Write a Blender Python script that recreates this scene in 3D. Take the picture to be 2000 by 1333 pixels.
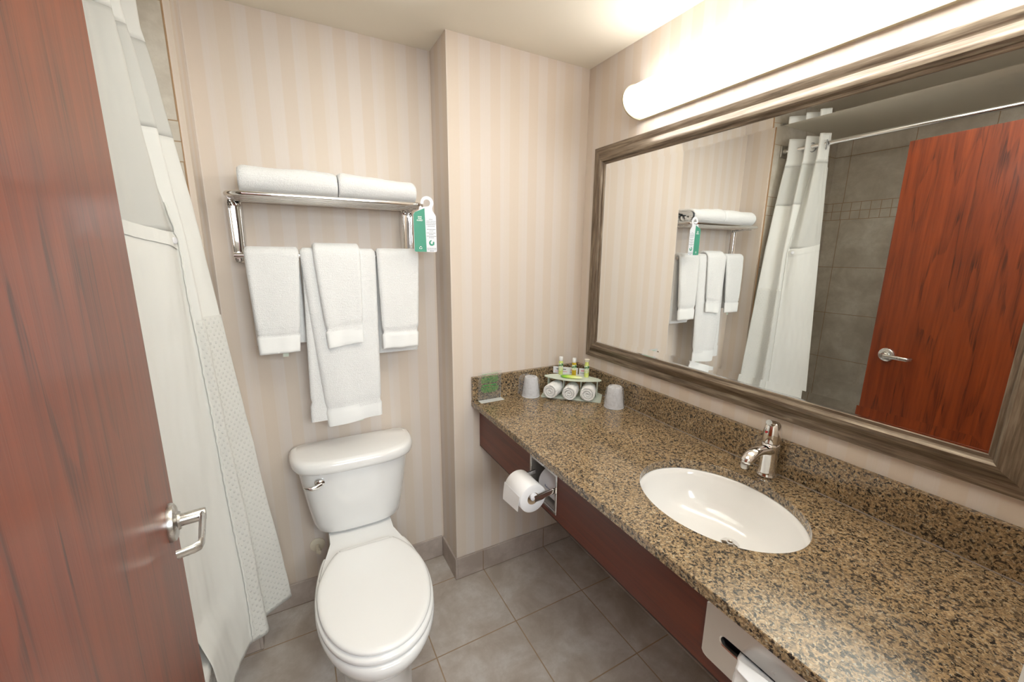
import bpy, bmesh, math, random
from mathutils import Vector, Matrix, noise
random.seed(7)
for o in list(bpy.data.objects): bpy.data.objects.remove(o, do_unlink=True)
S = bpy.context.scene
COL = S.collection
PI = math.pi

# ------------------------------------------------------------------ camera
CAMZ = 1.4909
cd = bpy.data.cameras.new('camera'); cam = bpy.data.objects.new('camera', cd); COL.objects.link(cam)
cd.sensor_width = 36; cd.sensor_fit = 'HORIZONTAL'; cd.lens = 795.84 * 36 / 2000; cd.clip_start = 0.02; cd.clip_end = 60
yaw, pit, rol = 0.4974, -0.2069, 0.0088
fw = Vector((math.sin(yaw)*math.cos(pit), math.cos(yaw)*math.cos(pit), math.sin(pit)))
rt = Vector((math.cos(yaw), -math.sin(yaw), 0)); up = rt.cross(fw)
r2 = rt*math.cos(rol) + up*math.sin(rol); u2 = -rt*math.sin(rol) + up*math.cos(rol)
m = Matrix((r2, u2, -fw)).transposed().to_4x4(); m.translation = Vector((0, 0, CAMZ))
cam.matrix_world = m
S.camera = cam

# ------------------------------------------------------------------ world, lights, exposure
def lin(r, g, b):
    f = lambda c: (c/255/12.92) if c/255 <= .04045 else ((c/255+.055)/1.055)**2.4
    return (f(r), f(g), f(b), 1)
w = bpy.data.worlds.new('world'); S.world = w; w.use_nodes = True
w.node_tree.nodes['Background'].inputs[0].default_value = (0.80, 0.88, 1.0, 1)
w.node_tree.nodes['Background'].inputs[1].default_value = 0.25
S.view_settings.view_transform = 'Standard'; S.view_settings.look = 'None'
S.view_settings.gamma = 1; S.view_settings.use_curve_mapping = False
S.view_settings.exposure = 0.14
LAMP = 8.5            # emission of the wall light diffuser
def area(name, loc, target, sx, sy, power, color):
    l = bpy.data.lights.new(name, 'AREA'); l.shape = 'RECTANGLE'; l.size = sx; l.size_y = sy; l.energy = power; l.color = color
    o = bpy.data.objects.new(name, l); COL.objects.link(o); o.location = loc
    o.rotation_euler = (Vector(target)-Vector(loc)).to_track_quat('-Z', 'Y').to_euler(); return o
area('hall_daylight', (0.25, -1.2, 1.85), (0.15, 1.0, .8), 1.3, .65, 34, (0.87, 0.95, 1.0))
# photographer's flash in the doorway, bounced off the bathroom ceiling
sl = bpy.data.lights.new('bounce_flash', 'SPOT'); sl.energy = 800; sl.color = (.93, .98, 1.0); sl.spot_size = math.radians(30); sl.spot_blend = .5; sl.shadow_soft_size = .06
so = bpy.data.objects.new('bounce_flash', sl); COL.objects.link(so); so.location = (.22, -.5, 1.3)
so.rotation_euler = (Vector((.25, .62, 2.2792))-Vector(so.location)).to_track_quat('-Z', 'Y').to_euler()

# ------------------------------------------------------------------ measured room
XB, XR, YB, YA, H = 0.5687, 1.2216, 1.5665, 1.7525, 2.2792   # bump side, mirror wall, bump face, alcove back, ceiling
XL, YW, XT, YE = -0.2236, 1.5928, -0.97, 1.5870             # wing side, wing front, tub wall, tub end wall
YF = 0.05                                                    # front wall (doorway)
XC, ZC, ZS = 0.6499, 0.8712, 0.9772
TX, TY, TP = 0.7023, 1.5786, 0.3415                          # floor tile joints

# ------------------------------------------------------------------ mesh helpers
def catmull(pts, n):
    pts = [Vector(p) for p in pts]; out = []; N = len(pts)-1
    for i in range(n):
        t = i/(n-1)*N; k = min(int(t), N-1); t -= k
        p1, p2 = pts[k], pts[k+1]; p0 = pts[k-1] if k else p1*2-p2; p3 = pts[k+2] if k+2 <= N else p2*2-p1
        out.append(.5*((2*p1)+(p2-p0)*t+(2*p0-5*p1+4*p2-p3)*t*t+(3*p1-p0-3*p2+p3)*t**3))
    return out
def box(bm, x0, x1, y0, y1, z0, z1, bev=0, seg=2):
    v = [bm.verts.new((x, y, z)) for x in (x0, x1) for y in (y0, y1) for z in (z0, z1)]
    fs = [bm.faces.new([v[i] for i in q]) for q in ((0,1,3,2),(4,6,7,5),(0,4,5,1),(2,3,7,6),(0,2,6,4),(1,5,7,3))]
    if bev:
        es = list({e for f in fs for e in f.edges})
        bmesh.ops.bevel(bm, geom=es, offset=bev, segments=seg, affect='EDGES', profile=.5)
    return bm
def loft(bm, secs, closed=True, cap=True, uv=None):
    rows = [[bm.verts.new(p) for p in s] for s in secs]
    n = len(rows[0]); m_ = n if closed else n-1
    for a, b in zip(rows, rows[1:]):
        for i in range(m_):
            j = (i+1) % n
            bm.faces.new((a[i], a[j], b[j], b[i]))
    if cap and closed:
        bm.faces.new(list(reversed(rows[0]))); bm.faces.new(rows[-1])
    return rows
def tube(bm, path, r, n=12, closed=False, cap=True, ry=None, updir=None):
    path = [Vector(p) for p in path]; N = len(path); rs = r if isinstance(r, (list, tuple)) else [r]*N
    secs = []; prev = None
    for i, p in enumerate(path):
        if closed: t = (path[(i+1) % N]-path[i-1])
        else: t = path[min(i+1, N-1)]-path[max(i-1, 0)]
        t.normalize()
        if prev is None:
            a = Vector(updir) if updir else (Vector((0, 0, 1)) if abs(t.z) < .9 else Vector((1, 0, 0)))
            nrm = (a - t*a.dot(t)).normalized()
        else:
            nrm = (prev - t*prev.dot(t)).normalized()
        prev = nrm; bn = t.cross(nrm)
        k = (ry[i] if isinstance(ry, (list, tuple)) else ry) if ry is not None else rs[i]
        secs.append([p + nrm*(math.cos(a_)*rs[i]) + bn*(math.sin(a_)*k) for a_ in [2*PI*j/n for j in range(n)]])
    if closed: secs.append(secs[0]); 
    rows = loft(bm, secs, True, cap and not closed)
    if closed: bmesh.ops.remove_doubles(bm, verts=bm.verts, dist=1e-6)
    return bm
def lathe(bm, prof, c=(0, 0, 0), n=32, axis='Z', cap=True, sx=1, sy=1):
    secs = []
    for r, h in prof:
        ring = []
        for j in range(n):
            a = 2*PI*j/n; x, y = math.cos(a)*r*sx, math.sin(a)*r*sy
            p = {'Z': (x, y, h), 'X': (h, x, y), 'Y': (y, h, x)}[axis]
            ring.append(Vector(p)+Vector(c))
        secs.append(ring)
    loft(bm, secs, True, cap); return bm
def prism(bm, poly, z0, z1, M=None):
    secs = [[Vector((x, y, z)) for x, y in poly] for z in (z0, z1)]
    if M: secs = [[M @ p for p in s] for s in secs]
    loft(bm, secs); return bm
def rrect(x0, x1, y0, y1, r, n=5):
    out = []
    for cx, cy, a0 in ((x1-r, y1-r, 0), (x0+r, y1-r, 90), (x0+r, y0+r, 180), (x1-r, y0+r, 270)):
        for i in range(n+1):
            a = math.radians(a0+90*i/n); out.append((cx+r*math.cos(a), cy+r*math.sin(a)))
    return out
def sell(w, d, n=2.5, N=48, cx=0, cy=0):      # superellipse, half sizes
    out = []
    for i in range(N):
        a = 2*PI*i/N; c, s = math.cos(a), math.sin(a)
        out.append((cx+w*math.copysign(abs(c)**(2/n), c), cy+d*math.copysign(abs(s)**(2/n), s)))
    return out
def B(): return bmesh.new()
def obj(name, bm, mats, parent=None, smooth=True, loc=None, sub=0, bevel=0, angle=40):
    bmesh.ops.recalc_face_normals(bm, faces=bm.faces)
    me = bpy.data.meshes.new(name); bm.to_mesh(me); bm.free()
    o = bpy.data.objects.new(name, me); COL.objects.link(o)
    for mt in (mats if isinstance(mats, (list, tuple)) else [mats]): me.materials.append(mt)
    if loc: o.location = loc
    if parent: o.parent = parent
    if bevel:
        b = o.modifiers.new('bevel', 'BEVEL'); b.width = bevel; b.segments = 2; b.limit_method = 'ANGLE'; b.angle_limit = math.radians(35)
    if sub:
        s = o.modifiers.new('sub', 'SUBSURF'); s.levels = sub; s.render_levels = sub
    if smooth:
        for p in me.polygons: p.use_smooth = True
        if not sub:
            bm2 = bmesh.new(); bm2.from_mesh(me)
            for e in bm2.edges:
                if len(e.link_faces) == 2 and e.calc_face_angle(0) > math.radians(angle): e.smooth = False
            bm2.to_mesh(me); bm2.free()
    return o
def empty(name, loc=(0, 0, 0), rz=0):
    o = bpy.data.objects.new(name, None); COL.objects.link(o); o.location = loc; o.rotation_euler.z = rz; o.empty_display_size = .05
    return o
def tag(o, label=None, cat=None, group=None, kind=None):
    if label: o['label'] = label
    if cat: o['category'] = cat
    if group: o['group'] = group
    if kind: o['kind'] = kind
    return o
def struct(name, bm, mt, parent=None, **k):
    o = obj(name, bm, mt, parent, **k)
    if not parent: o['kind'] = 'structure'
    return o

# ------------------------------------------------------------------ material helpers
class N:
    def __init__(s, name):
        s.m = bpy.data.materials.new(name); s.m.use_nodes = True; s.t = s.m.node_tree; s.n = s.t.nodes
        s.b = s.n['Principled BSDF']; s.out = s.n['Material Output']
    def new(s, typ, **k):
        nd = s.n.new(typ)
        for a, v in k.items(): setattr(nd, a, v)
        return nd
    def set(s, sock, v):
        if isinstance(v, bpy.types.NodeSocket): s.t.links.new(v, sock)
        else: sock.default_value = v
    def math(s, op, a, b=None, c=None, clamp=False):
        nd = s.new('ShaderNodeMath', operation=op, use_clamp=clamp)
        for i, v in enumerate((a, b, c)):
            if v is not None: s.set(nd.inputs[i], v)
        return nd.outputs[0]
    def mix(s, f, a, b, mode='MIX'):
        nd = s.new('ShaderNodeMix', data_type='RGBA', blend_type=mode)
        s.set(nd.inputs[0], f); s.set(nd.inputs[6], a); s.set(nd.inputs[7], b); return nd.outputs[2]
    def ramp(s, f, stops, interp='LINEAR'):
        nd = s.new('ShaderNodeValToRGB'); cr = nd.color_ramp; cr.interpolation = interp
        while len(cr.elements) < len(stops): cr.elements.new(.5)
        for e, (p, c) in zip(cr.elements, stops): e.position = p; e.color = c if len(c) == 4 else (*c, 1)
        s.set(nd.inputs[0], f); return nd.outputs[0]
    def noise(s, vec, scale=5, detail=3, rough=.5, dist=0):
        nd = s.new('ShaderNodeTexNoise'); s.set(nd.inputs['Vector'], vec)
        nd.inputs['Scale'].default_value = scale; nd.inputs['Detail'].default_value = detail
        nd.inputs['Roughness'].default_value = rough; nd.inputs['Distortion'].default_value = dist; return nd.outputs['Fac']
    def vor(s, vec, scale=5, feature='F1', rnd=1, out='Distance'):
        nd = s.new('ShaderNodeTexVoronoi', feature=feature); s.set(nd.inputs['Vector'], vec)
        nd.inputs['Scale'].default_value = scale; nd.inputs['Randomness'].default_value = rnd; return nd.outputs[out]
    def pos(s): return s.new('ShaderNodeNewGeometry').outputs['Position']
    def objc(s): return s.new('ShaderNodeTexCoord').outputs['Object']
    def uv(s): return s.new('ShaderNodeTexCoord').outputs['UV']
    def sep(s, v):
        nd = s.new('ShaderNodeSeparateXYZ'); s.set(nd.inputs[0], v); return nd.outputs
    def comb(s, x, y, z):
        nd = s.new('ShaderNodeCombineXYZ')
        for i, v in enumerate((x, y, z)): s.set(nd.inputs[i], v)
        return nd.outputs[0]
    def scale(s, v, sc):
        nd = s.new('ShaderNodeMapping'); s.set(nd.inputs[0], v); nd.inputs['Scale'].default_value = sc; return nd.outputs[0]
    def bump(s, h, strength=.2, dist=.001):
        nd = s.new('ShaderNodeBump'); s.set(nd.inputs['Height'], h); nd.inputs['Strength'].default_value = strength
        nd.inputs['Distance'].default_value = dist; s.t.links.new(nd.outputs[0], s.b.inputs['Normal']); return nd
    def p(s, **k):
        names = dict(col='Base Color', rough='Roughness', metal='Metallic', ior='IOR', trans='Transmission Weight', coat='Coat Weight',
                     coatr='Coat Roughness', alpha='Alpha', emis='Emission Color', estr='Emission Strength', sheen='Sheen Weight',
                     spec='Specular IOR Level', sss='Subsurface Weight')
        for a, v in k.items(): s.set(s.b.inputs[names[a]], v)
        return s.m
def simple(name, col, rough=.5, metal=0, **k):
    q = N(name); q.p(col=col, rough=rough, metal=metal, **k)
    h = q.noise(q.pos(), 60, 2)
    q.p(rough=q.math('MULTIPLY_ADD', h, .06, rough-.03, clamp=True)); return q.m

def m_wallpaper():
    q = N('wallpaper'); ps = q.pos(); x, y, z = q.sep(ps)
    s = q.math('ADD', x, y)
    f = q.math('FRACT', q.math('DIVIDE', q.math('ADD', s, 5.0+.0203), .0868))
    A, Bc = lin(223, 213, 205), lin(220, 206, 192)
    base = q.ramp(f, [(0, A), (.46, A), (.5, Bc), (.96, Bc), (1, A)])
    f2 = q.math('FRACT', q.math('DIVIDE', q.math('ADD', s, 5.0), .2604))
    base = q.mix(q.math('MULTIPLY', q.ramp(f2, [(0, (0,0,0)), (.30, (0,0,0)), (.34, (1,1,1)), (.62, (1,1,1)), (.66, (0,0,0))]), .30), base, lin(221, 207, 190))
    pin = q.noise(q.comb(q.math('MULTIPLY', s, 420), 0, q.math('MULTIPLY', z, 1.5)), 1, 2)
    base = q.mix(q.math('MULTIPLY', q.ramp(pin, [(.35, (0,0,0)), (.75, (1,1,1))]), .22), base, lin(216, 200, 184))
    mo = q.noise(ps, 90, 4, .65)
    base = q.mix(q.math('MULTIPLY', mo, .16), base, lin(214, 197, 180))
    q.bump(q.noise(ps, 420, 3, .7), .12, .0006)
    return q.p(col=base, rough=.62)
WALLP = m_wallpaper()

def tile_col(q, ps, c1, c2, c3, cell):
    n1 = q.noise(ps, 5.5, 6, .62, .4); n2 = q.noise(ps, 26, 5, .7)
    c = q.ramp(n1, [(.36, c1), (.5, c2), (.62, c3)])
    c = q.mix(q.math('MULTIPLY', q.ramp(n2, [(.42, (0,0,0)), (.62, (1,1,1))]), .35), c, c1)
    return q.mix(q.math('MULTIPLY', q.sep(cell)[0], .16), c, c1)
def cellrand(q, a, b):
    wn = q.new('ShaderNodeTexWhiteNoise'); q.set(wn.inputs['Vector'], q.comb(a, b, 0)); return wn.outputs['Color']
def m_floor():
    q = N('floor_tile'); ps = q.pos(); x, y, z = q.sep(ps)
    u = q.math('DIVIDE', q.math('SUBTRACT', x, TX-20*TP), TP); v = q.math('DIVIDE', q.math('SUBTRACT', y, TY-20*TP), TP)
    fu = q.math('ABSOLUTE', q.math('SUBTRACT', q.math('FRACT', q.math('ADD', u, .5)), .5)); fv = q.math('ABSOLUTE', q.math('SUBTRACT', q.math('FRACT', q.math('ADD', v, .5)), .5))
    d = q.math('MULTIPLY', q.math('MINIMUM', fu, fv), TP)
    g = q.ramp(q.math('MULTIPLY', d, 100), [(.17, (1,1,1)), (.27, (0,0,0))])
    cell = cellrand(q, q.math('FLOOR', u), q.math('FLOOR', v))
    c = tile_col(q, ps, lin(176, 163, 151), lin(196, 186, 177), lin(210, 203, 197), cell)
    c = q.mix(g, c, lin(168, 143, 115))
    h = q.math('SUBTRACT', q.math('MULTIPLY', q.noise(ps, 60, 4), .25), g)
    q.bump(h, .35, .0015)
    return q.p(col=c, rough=q.math('MULTIPLY_ADD', g, .3, .42))
FLOORM = m_floor()
def m_base():
    q = N('baseboard_tile'); ps = q.pos(); x, y, z = q.sep(ps)
    c = tile_col(q, ps, lin(166, 152, 142), lin(186, 173, 164), lin(200, 188, 180), (.5, .5, .5))
    u = q.math('FRACT', q.math('DIVIDE', q.math('SUBTRACT', x, TX-.004-20*TP+TP/2), TP))
    g = q.math('LESS_THAN', q.math('ABSOLUTE', q.math('SUBTRACT', u, .5)), .0055)
    g = q.math('MAXIMUM', g, q.math('LESS_THAN', z, .0035))
    nz = q.sep(q.new('ShaderNodeNewGeometry').outputs['Normal'])[1]
    g = q.math('MULTIPLY', g, q.math('GREATER_THAN', q.math('ABSOLUTE', nz), .5))
    c = q.mix(g, c, lin(136, 112, 88)); q.bump(q.math('SUBTRACT', q.math('MULTIPLY', q.noise(ps, 60, 4), .25), g), .3, .0012)
    return q.p(col=c, rough=.45)
BASEM = m_base()
def m_walltile():
    q = N('shower_wall_tile'); ps = q.pos(); x, y, z = q.sep(ps); n = q.sep(q.new('ShaderNodeNewGeometry').outputs['Normal'])
    isx = q.math('GREATER_THAN', q.math('ABSOLUTE', n[0]), .5)
    s = q.math('ADD', q.math('MULTIPLY', isx, q.math('SUBTRACT', y, 1.499)), q.math('MULTIPLY', q.math('SUBTRACT', 1, isx), q.math('SUBTRACT', x, -.2415)))
    P = .325
    su = q.math('DIVIDE', q.math('ADD', s, 20*P), P)
    du = q.math('MULTIPLY', q.math('ABSOLUTE', q.math('SUBTRACT', q.math('FRACT', q.math('ADD', su, .5)), .5)), P)
    # vertical layout: band 1.752..1.863, tiles .322 below, .303 above
    lo = q.math('DIVIDE', q.math('SUBTRACT', 1.752+.322*8, z), .322)
    dlo = q.math('MULTIPLY', q.math('ABSOLUTE', q.math('SUBTRACT', q.math('FRACT', q.math('ADD', lo, .5)), .5)), .322)
    hi = q.math('DIVIDE', q.math('SUBTRACT', z, 1.863-.303*4), .303)
    dhi = q.math('MULTIPLY', q.math('ABSOLUTE', q.math('SUBTRACT', q.math('FRACT', q.math('ADD', hi, .5)), .5)), .303)
    above = q.math('GREATER_THAN', z, 1.863); below = q.math('LESS_THAN', z, 1.752); band = q.math('SUBTRACT', 1, q.math('ADD', above, below))
    dz = q.math('ADD', q.math('MULTIPLY', above, dhi), q.math('MULTIPLY', below, dlo))
    mb = .0542
    mu = q.math('DIVIDE', q.math('ADD', s, 20*P), mb)
    dmu = q.math('MULTIPLY', q.math('ABSOLUTE', q.math('SUBTRACT', q.math('FRACT', q.math('ADD', mu, .5)), .5)), mb)
    mz = q.math('DIVIDE', q.math('SUBTRACT', z, 1.752), .0555)
    dmz = q.math('MULTIPLY', q.math('ABSOLUTE', q.math('SUBTRACT', q.math('FRACT', q.math('ADD', mz, .5)), .5)), .0555)
    big = q.math('MINIMUM', du, dz); sm = q.math('MINIMUM', dmu, dmz)
    d = q.math('ADD', q.math('MULTIPLY', band, sm), q.math('MULTIPLY', q.math('SUBTRACT', 1, band), big))
    g = q.ramp(q.math('MULTIPLY', d, 100), [(.13, (1,1,1)), (.21, (0,0,0))])
    iu = q.math('ADD', q.math('MULTIPLY', band, q.math('FLOOR', mu)), q.math('MULTIPLY', q.math('SUBTRACT', 1, band), q.math('FLOOR', su)))
    iv = q.math('ADD', q.math('MULTIPLY', band, q.math('FLOOR', mz)), q.math('MULTIPLY', q.math('SUBTRACT', 1, band), q.math('FLOOR', lo)))
    c = tile_col(q, ps, lin(188, 177, 161), lin(208, 198, 183), lin(221, 213, 200), cellrand(q, iu, iv))
    c = q.mix(q.math('MULTIPLY', band, .25), c, lin(205, 196, 182))
    c = q.mix(g, c, lin(168, 140, 108))
    q.bump(q.math('SUBTRACT', q.math('MULTIPLY', q.noise(ps, 60, 4), .2), g), .3, .0012)
    return q.p(col=c, rough=.4)
WTILE = m_walltile()
def m_granite(name, t=0):
    q = N(name); ps = q.pos()
    wv = q.new('ShaderNodeVectorMath', operation='ADD'); nd = q.new('ShaderNodeTexNoise'); q.set(nd.inputs['Vector'], ps); nd.inputs['Scale'].default_value = 60
    sc = q.new('ShaderNodeVectorMath', operation='SCALE'); q.set(sc.inputs[0], nd.outputs['Color']); sc.inputs['Scale'].default_value = .012
    q.set(wv.inputs[0], ps); q.set(wv.inputs[1], sc.outputs[0]); P = wv.outputs[0]
    cellc = q.sep(q.vor(P, 330, out='Color'))[0]
    c = q.ramp(cellc, [(0, lin(112, 94, 72)), (.3, lin(144, 121, 92)), (.6, lin(166, 139, 104)), (.85, lin(188, 160, 120)), (1, lin(178, 170, 150))])
    big = q.noise(ps, 9, 3); c = q.mix(q.math('MULTIPLY', q.ramp(big, [(.35, (1,1,1)), (.65, (0,0,0))]), .35), c, lin(120, 100, 74))
    c = q.mix(q.math('MULTIPLY', q.ramp(q.noise(P, 120, 3, .6), [(.55, (0,0,0)), (.60, (1,1,1))]), .75), c, lin(98, 86, 70))
    c = q.mix(q.ramp(q.noise(P, 135, 3, .64), [(.555, (0,0,0)), (.60, (1,1,1))]), c, lin(40, 36, 33))
    c2 = q.sep(q.vor(P, 210, out='Color'))[1]
    c = q.mix(q.math('MULTIPLY', q.math('GREATER_THAN', c2, .91), .85), c, lin(52, 47, 42))
    if t: c = q.mix(.42, c, lin(74, 58, 46))
    return q.p(col=c, rough=.16, coat=.25, coatr=.05, spec=.5)
GRAN = m_granite('granite'); 
def m_wood(name, c1, c2, c3, scale=1.0, rough=.25, coat=.5, vert=True, gr=.9):
    q = N(name); o = q.objc(); x, y, z = q.sep(o)
    # o: local coords, long axis of the grain is z when vert else y
    a, b = (y, z) if vert else (z, y)
    big = q.noise(q.comb(q.math('MULTIPLY', a, 5.0*scale), q.math('MULTIPLY', b, .55*scale), 0), 1.0, 3, .5, .25)
    rings = q.math('FRACT', q.math('MULTIPLY', big, 9))
    cath = q.ramp(rings, [(0, (0,0,0)), (.62, (.05,.05,.05)), (.9, (1,1,1)), (.97, (.9,.9,.9)), (1, (0,0,0))])
    pores = q.noise(q.comb(q.math('MULTIPLY', a, 150), q.math('MULTIPLY', b, 5), 0), 1, 3, .6)
    pf = q.ramp(pores, [(.48, (0,0,0)), (.68, (1,1,1))])
    mid = q.noise(q.comb(q.math('MULTIPLY', a, 40), q.math('MULTIPLY', b, 1.6), 0), 1, 3, .6)
    c = q.ramp(mid, [(.3, c2), (.7, c1)])
    c = q.mix(q.math('MULTIPLY', q.math('MULTIPLY', cath, q.math('MULTIPLY_ADD', pf, .75, .25)), gr), c, c3)
    c = q.mix(q.math('MULTIPLY', pf, .22), c, c3)
    q.bump(q.math('MULTIPLY', pf, -1), .08, .0006)
    return q.p(col=c, rough=rough, coat=coat, coatr=.12)
DOORM = m_wood('cherry_oak_veneer', lin(136, 58, 19), lin(108, 42, 12), lin(46, 13, 3), 1.0, .34, .05)
APRM = m_wood('dark_cherry_laminate', lin(106, 45, 19), lin(86, 32, 12), lin(56, 19, 9), 1.0, .34, .03, vert=False, gr=.4)
def m_frame(name, ax):
    q = N(name); x, y, z = q.sep(q.pos())
    a, l = (z, y) if ax == 'Y' else (y, z)
    n1 = q.noise(q.comb(q.math('MULTIPLY', a, 160), q.math('MULTIPLY', l, 9), q.math('MULTIPLY', x, 160)), 1, 4, .6)
    n2 = q.noise(q.comb(q.math('MULTIPLY', a, 45), q.math('MULTIPLY', l, 5), 0), 1, 3, .6)
    c = q.ramp(n1, [(.3, lin(92, 79, 66)), (.5, lin(134, 119, 102)), (.7, lin(168, 155, 136))])
    c = q.mix(q.math('MULTIPLY', q.ramp(n2, [(.4, (0,0,0)), (.65, (1,1,1))]), .5), c, lin(98, 82, 66))
    q.bump(n1, .15, .0006)
    return q.p(col=c, rough=q.math('MULTIPLY_ADD', n2, .2, .28), metal=.45)
FRH, FRV = m_frame('brushed_bronze_wood_h', 'Y'), m_frame('brushed_bronze_wood_v', 'Z')
MIRR = N('mirror_silver').p(col=(.90, .915, .90, 1), rough=0.0, metal=1)
CHROME = simple('chrome', (.82, .81, .80, 1), .06, 1)
SATIN = simple('satin_nickel', (.62, .61, .58, 1), .28, 1)
STEEL = simple('brushed_steel', (.55, .53, .50, 1), .3, 1)
PORC = simple('white_porcelain', lin(245, 244, 242), .12, coat=.6, coatr=.04)
SEATM = simple('white_seat_plastic', lin(247, 246, 244), .2)
CEILM = N('ceiling_paint'); CEILM.bump(CEILM.noise(CEILM.pos(), 180, 3), .1, .0006); CEILM = CEILM.p(col=lin(240, 233, 218), rough=.8)
def m_terry():
    q = N('white_terry'); ps = q.pos(); x, y, z = q.sep(ps)
    n = q.noise(ps, 330, 3, .7); n2 = q.noise(q.scale(ps, (1, 1, 6)), 45, 3, .6)
    h = q.math('ADD', n, q.math('MULTIPLY', n2, .7))
    q.bump(h, .8, .0035)
    return q.p(col=q.ramp(n, [(.2, lin(240, 239, 237)), (.7, lin(252, 252, 251))]), rough=.9, sheen=.2)
TERRY = m_terry()
def m_flat_band():
    q = N('woven_hem'); x, y, z = q.sep(q.pos())
    h = q.math('SINE', q.math('MULTIPLY', z, 2200)); q.bump(h, .15, .0006); return q.p(col=lin(249, 249, 247), rough=.85)
HEM = m_flat_band()
def m_curtain(name, kind):
    q = N(name); u = q.uv(); x, y, z = q.sep(u)
    if kind == 'sheer':
        q.bump(q.noise(q.scale(u, (1, 1, 1)), 700, 2), .1, .0005)
        q.p(col=lin(244, 244, 242), rough=.7)
        tr = q.new('ShaderNodeBsdfTranslucent'); tr.inputs[0].default_value = lin(240, 238, 230)
        tp = q.new('ShaderNodeBsdfTransparent')
        m1 = q.new('ShaderNodeMixShader'); m1.inputs[0].default_value = .45; m2 = q.new('ShaderNodeMixShader'); m2.inputs[0].default_value = .10
        L = q.t.links.new; L(q.b.outputs[0], m1.inputs[1]); L(tr.outputs[0], m1.inputs[2]); L(m1.outputs[0], m2.inputs[1]); L(tp.outputs[0], m2.inputs[2]); L(m2.outputs[0], q.out.inputs[0])
        return q.m
    if kind == 'dots':
        fx = q.math('ADD', q.math('FRACT', q.math('DIVIDE', x, .019)), -.5)
        row = q.math('FLOOR', q.math('DIVIDE', y, .0125)); off = q.math('MULTIPLY', q.math('MODULO', row, 2), .5)
        fx = q.math('ADD', q.math('FRACT', q.math('ADD', q.math('DIVIDE', x, .022), off)), -.5)
        fy = q.math('ADD', q.math('FRACT', q.math('DIVIDE', y, .0125)), -.5)
        d = q.math('MAXIMUM', q.math('MULTIPLY', q.math('ABSOLUTE', fx), .022), q.math('MULTIPLY', q.math('ABSOLUTE', fy), .0125))
        dot = q.ramp(q.math('MULTIPLY', d, 100), [(.22, (1,1,1)), (.34, (0,0,0))])
        q.bump(q.math('ADD', q.math('MULTIPLY', dot, 1.0), q.math('MULTIPLY', q.noise(u, 500, 2), .15)), .8, .002)
        col = q.mix(q.math('MULTIPLY', dot, .6), lin(238, 237, 232), lin(248, 247, 243))
    else:
        q.bump(q.noise(u, 420, 3), .15, .0008); col = lin(246, 245, 241)
    q.p(col=col, rough=.75)
    tr = q.new('ShaderNodeBsdfTranslucent'); q.set(tr.inputs[0], (.88, .87, .80, 1)); mx = q.new('ShaderNodeMixShader'); mx.inputs[0].default_value = .22
    L = q.t.links.new; L(q.b.outputs[0], mx.inputs[1]); L(tr.outputs[0], mx.inputs[2]); L(mx.outputs[0], q.out.inputs[0])
    return q.m
CUR, SHEER, DOTS = m_curtain('curtain_fabric', 'plain'), m_curtain('curtain_sheer', 'sheer'), m_curtain('curtain_dotted_fabric', 'dots')

# ------------------------------------------------------------------ room shell
T = .12
bm = B(); box(bm, XT-T, XR+T, -2.4, YA+T, -.1, 0); struct('floor', bm, FLOORM, smooth=False)
bm = B(); box(bm, XT-T, XR+T, -2.4, YA+T, H, H+.1); struct('ceiling', bm, CEILM, smooth=False)
bm = B(); box(bm, XL, XB, YA, YA+T, 0, H); struct('wall_back', bm, WALLP, smooth=False)
bm = B(); box(bm, XB, XR+T, YB, YA+T, 0, H); struct('wall_back_right', bm, WALLP, smooth=False)
bm = B(); box(bm, XR, XR+T, -2.4, YB, 0, H); struct('wall_right', bm, WALLP, smooth=False)
bm = B(); box(bm, XL-.016, XL, YW, YA+T, 0, H); struct('wall_back_left', bm, WALLP, smooth=False)
bm = B(); box(bm, XT-T, XL-.0175, YE, YA+T, 0, H); struct('wall_tub_end', bm, WTILE, smooth=False)
bm = B(); box(bm, XT-T, XT, -.10, YE, 0, H); struct('wall_left', bm, WTILE, smooth=False)
bm = B(); box(bm, XT, -.16, -.10, YF, 0, H); box(bm, .66, XR, -.10, YF, 0, H); box(bm, -.16, .66, -.10, YF, 2.06, H); struct('wall_front', bm, WALLP, smooth=False)
bm = B(); box(bm, XT-T, XR+T, -2.5, -2.4, 0, H); struct('wall_hall_end', bm, simple('hall_paint', lin(225, 220, 210), .7), smooth=False)
bm = B(); box(bm, XT-T, XT, -2.4, -.10, 0, H); struct('wall_hall_left', bm, bpy.data.materials['hall_paint'], smooth=False)
# grout fillet beside the tile edge
bm = B(); box(bm, XL-.0175, XL-.0155, YE-.001, YA, 0, H); struct('trim_1', bm, simple('tan_grout', lin(176, 140, 104), .7), smooth=False)
# baseboards
HB, BT = .1097, .010
bm = B(); box(bm, XL+BT, XB-BT, YA-BT, YA, 0, HB, .002); struct('baseboard_back', bm, BASEM, smooth=False)
bm = B(); box(bm, XB-BT, XB, YB-BT, YA-BT, 0, HB, .002); struct('baseboard_corner', bm, BASEM, smooth=False)
bm = B(); box(bm, XB, XR, YB-BT, YB, 0, HB, .002); struct('baseboard_back_right', bm, BASEM, smooth=False)
bm = B(); box(bm, XR-BT, XR, YF, YB-BT, 0, HB, .002); struct('baseboard_right', bm, BASEM, smooth=False)
bm = B(); box(bm, XL, XL+BT, YW-BT, YA-BT, 0, HB, .002); struct('baseboard_left', bm, BASEM, smooth=False)
bm = B(); box(bm, XL-.05, XL, YW-BT, YW-.001, 0, HB, .002); struct('baseboard_stub', bm, BASEM, smooth=False)
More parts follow.
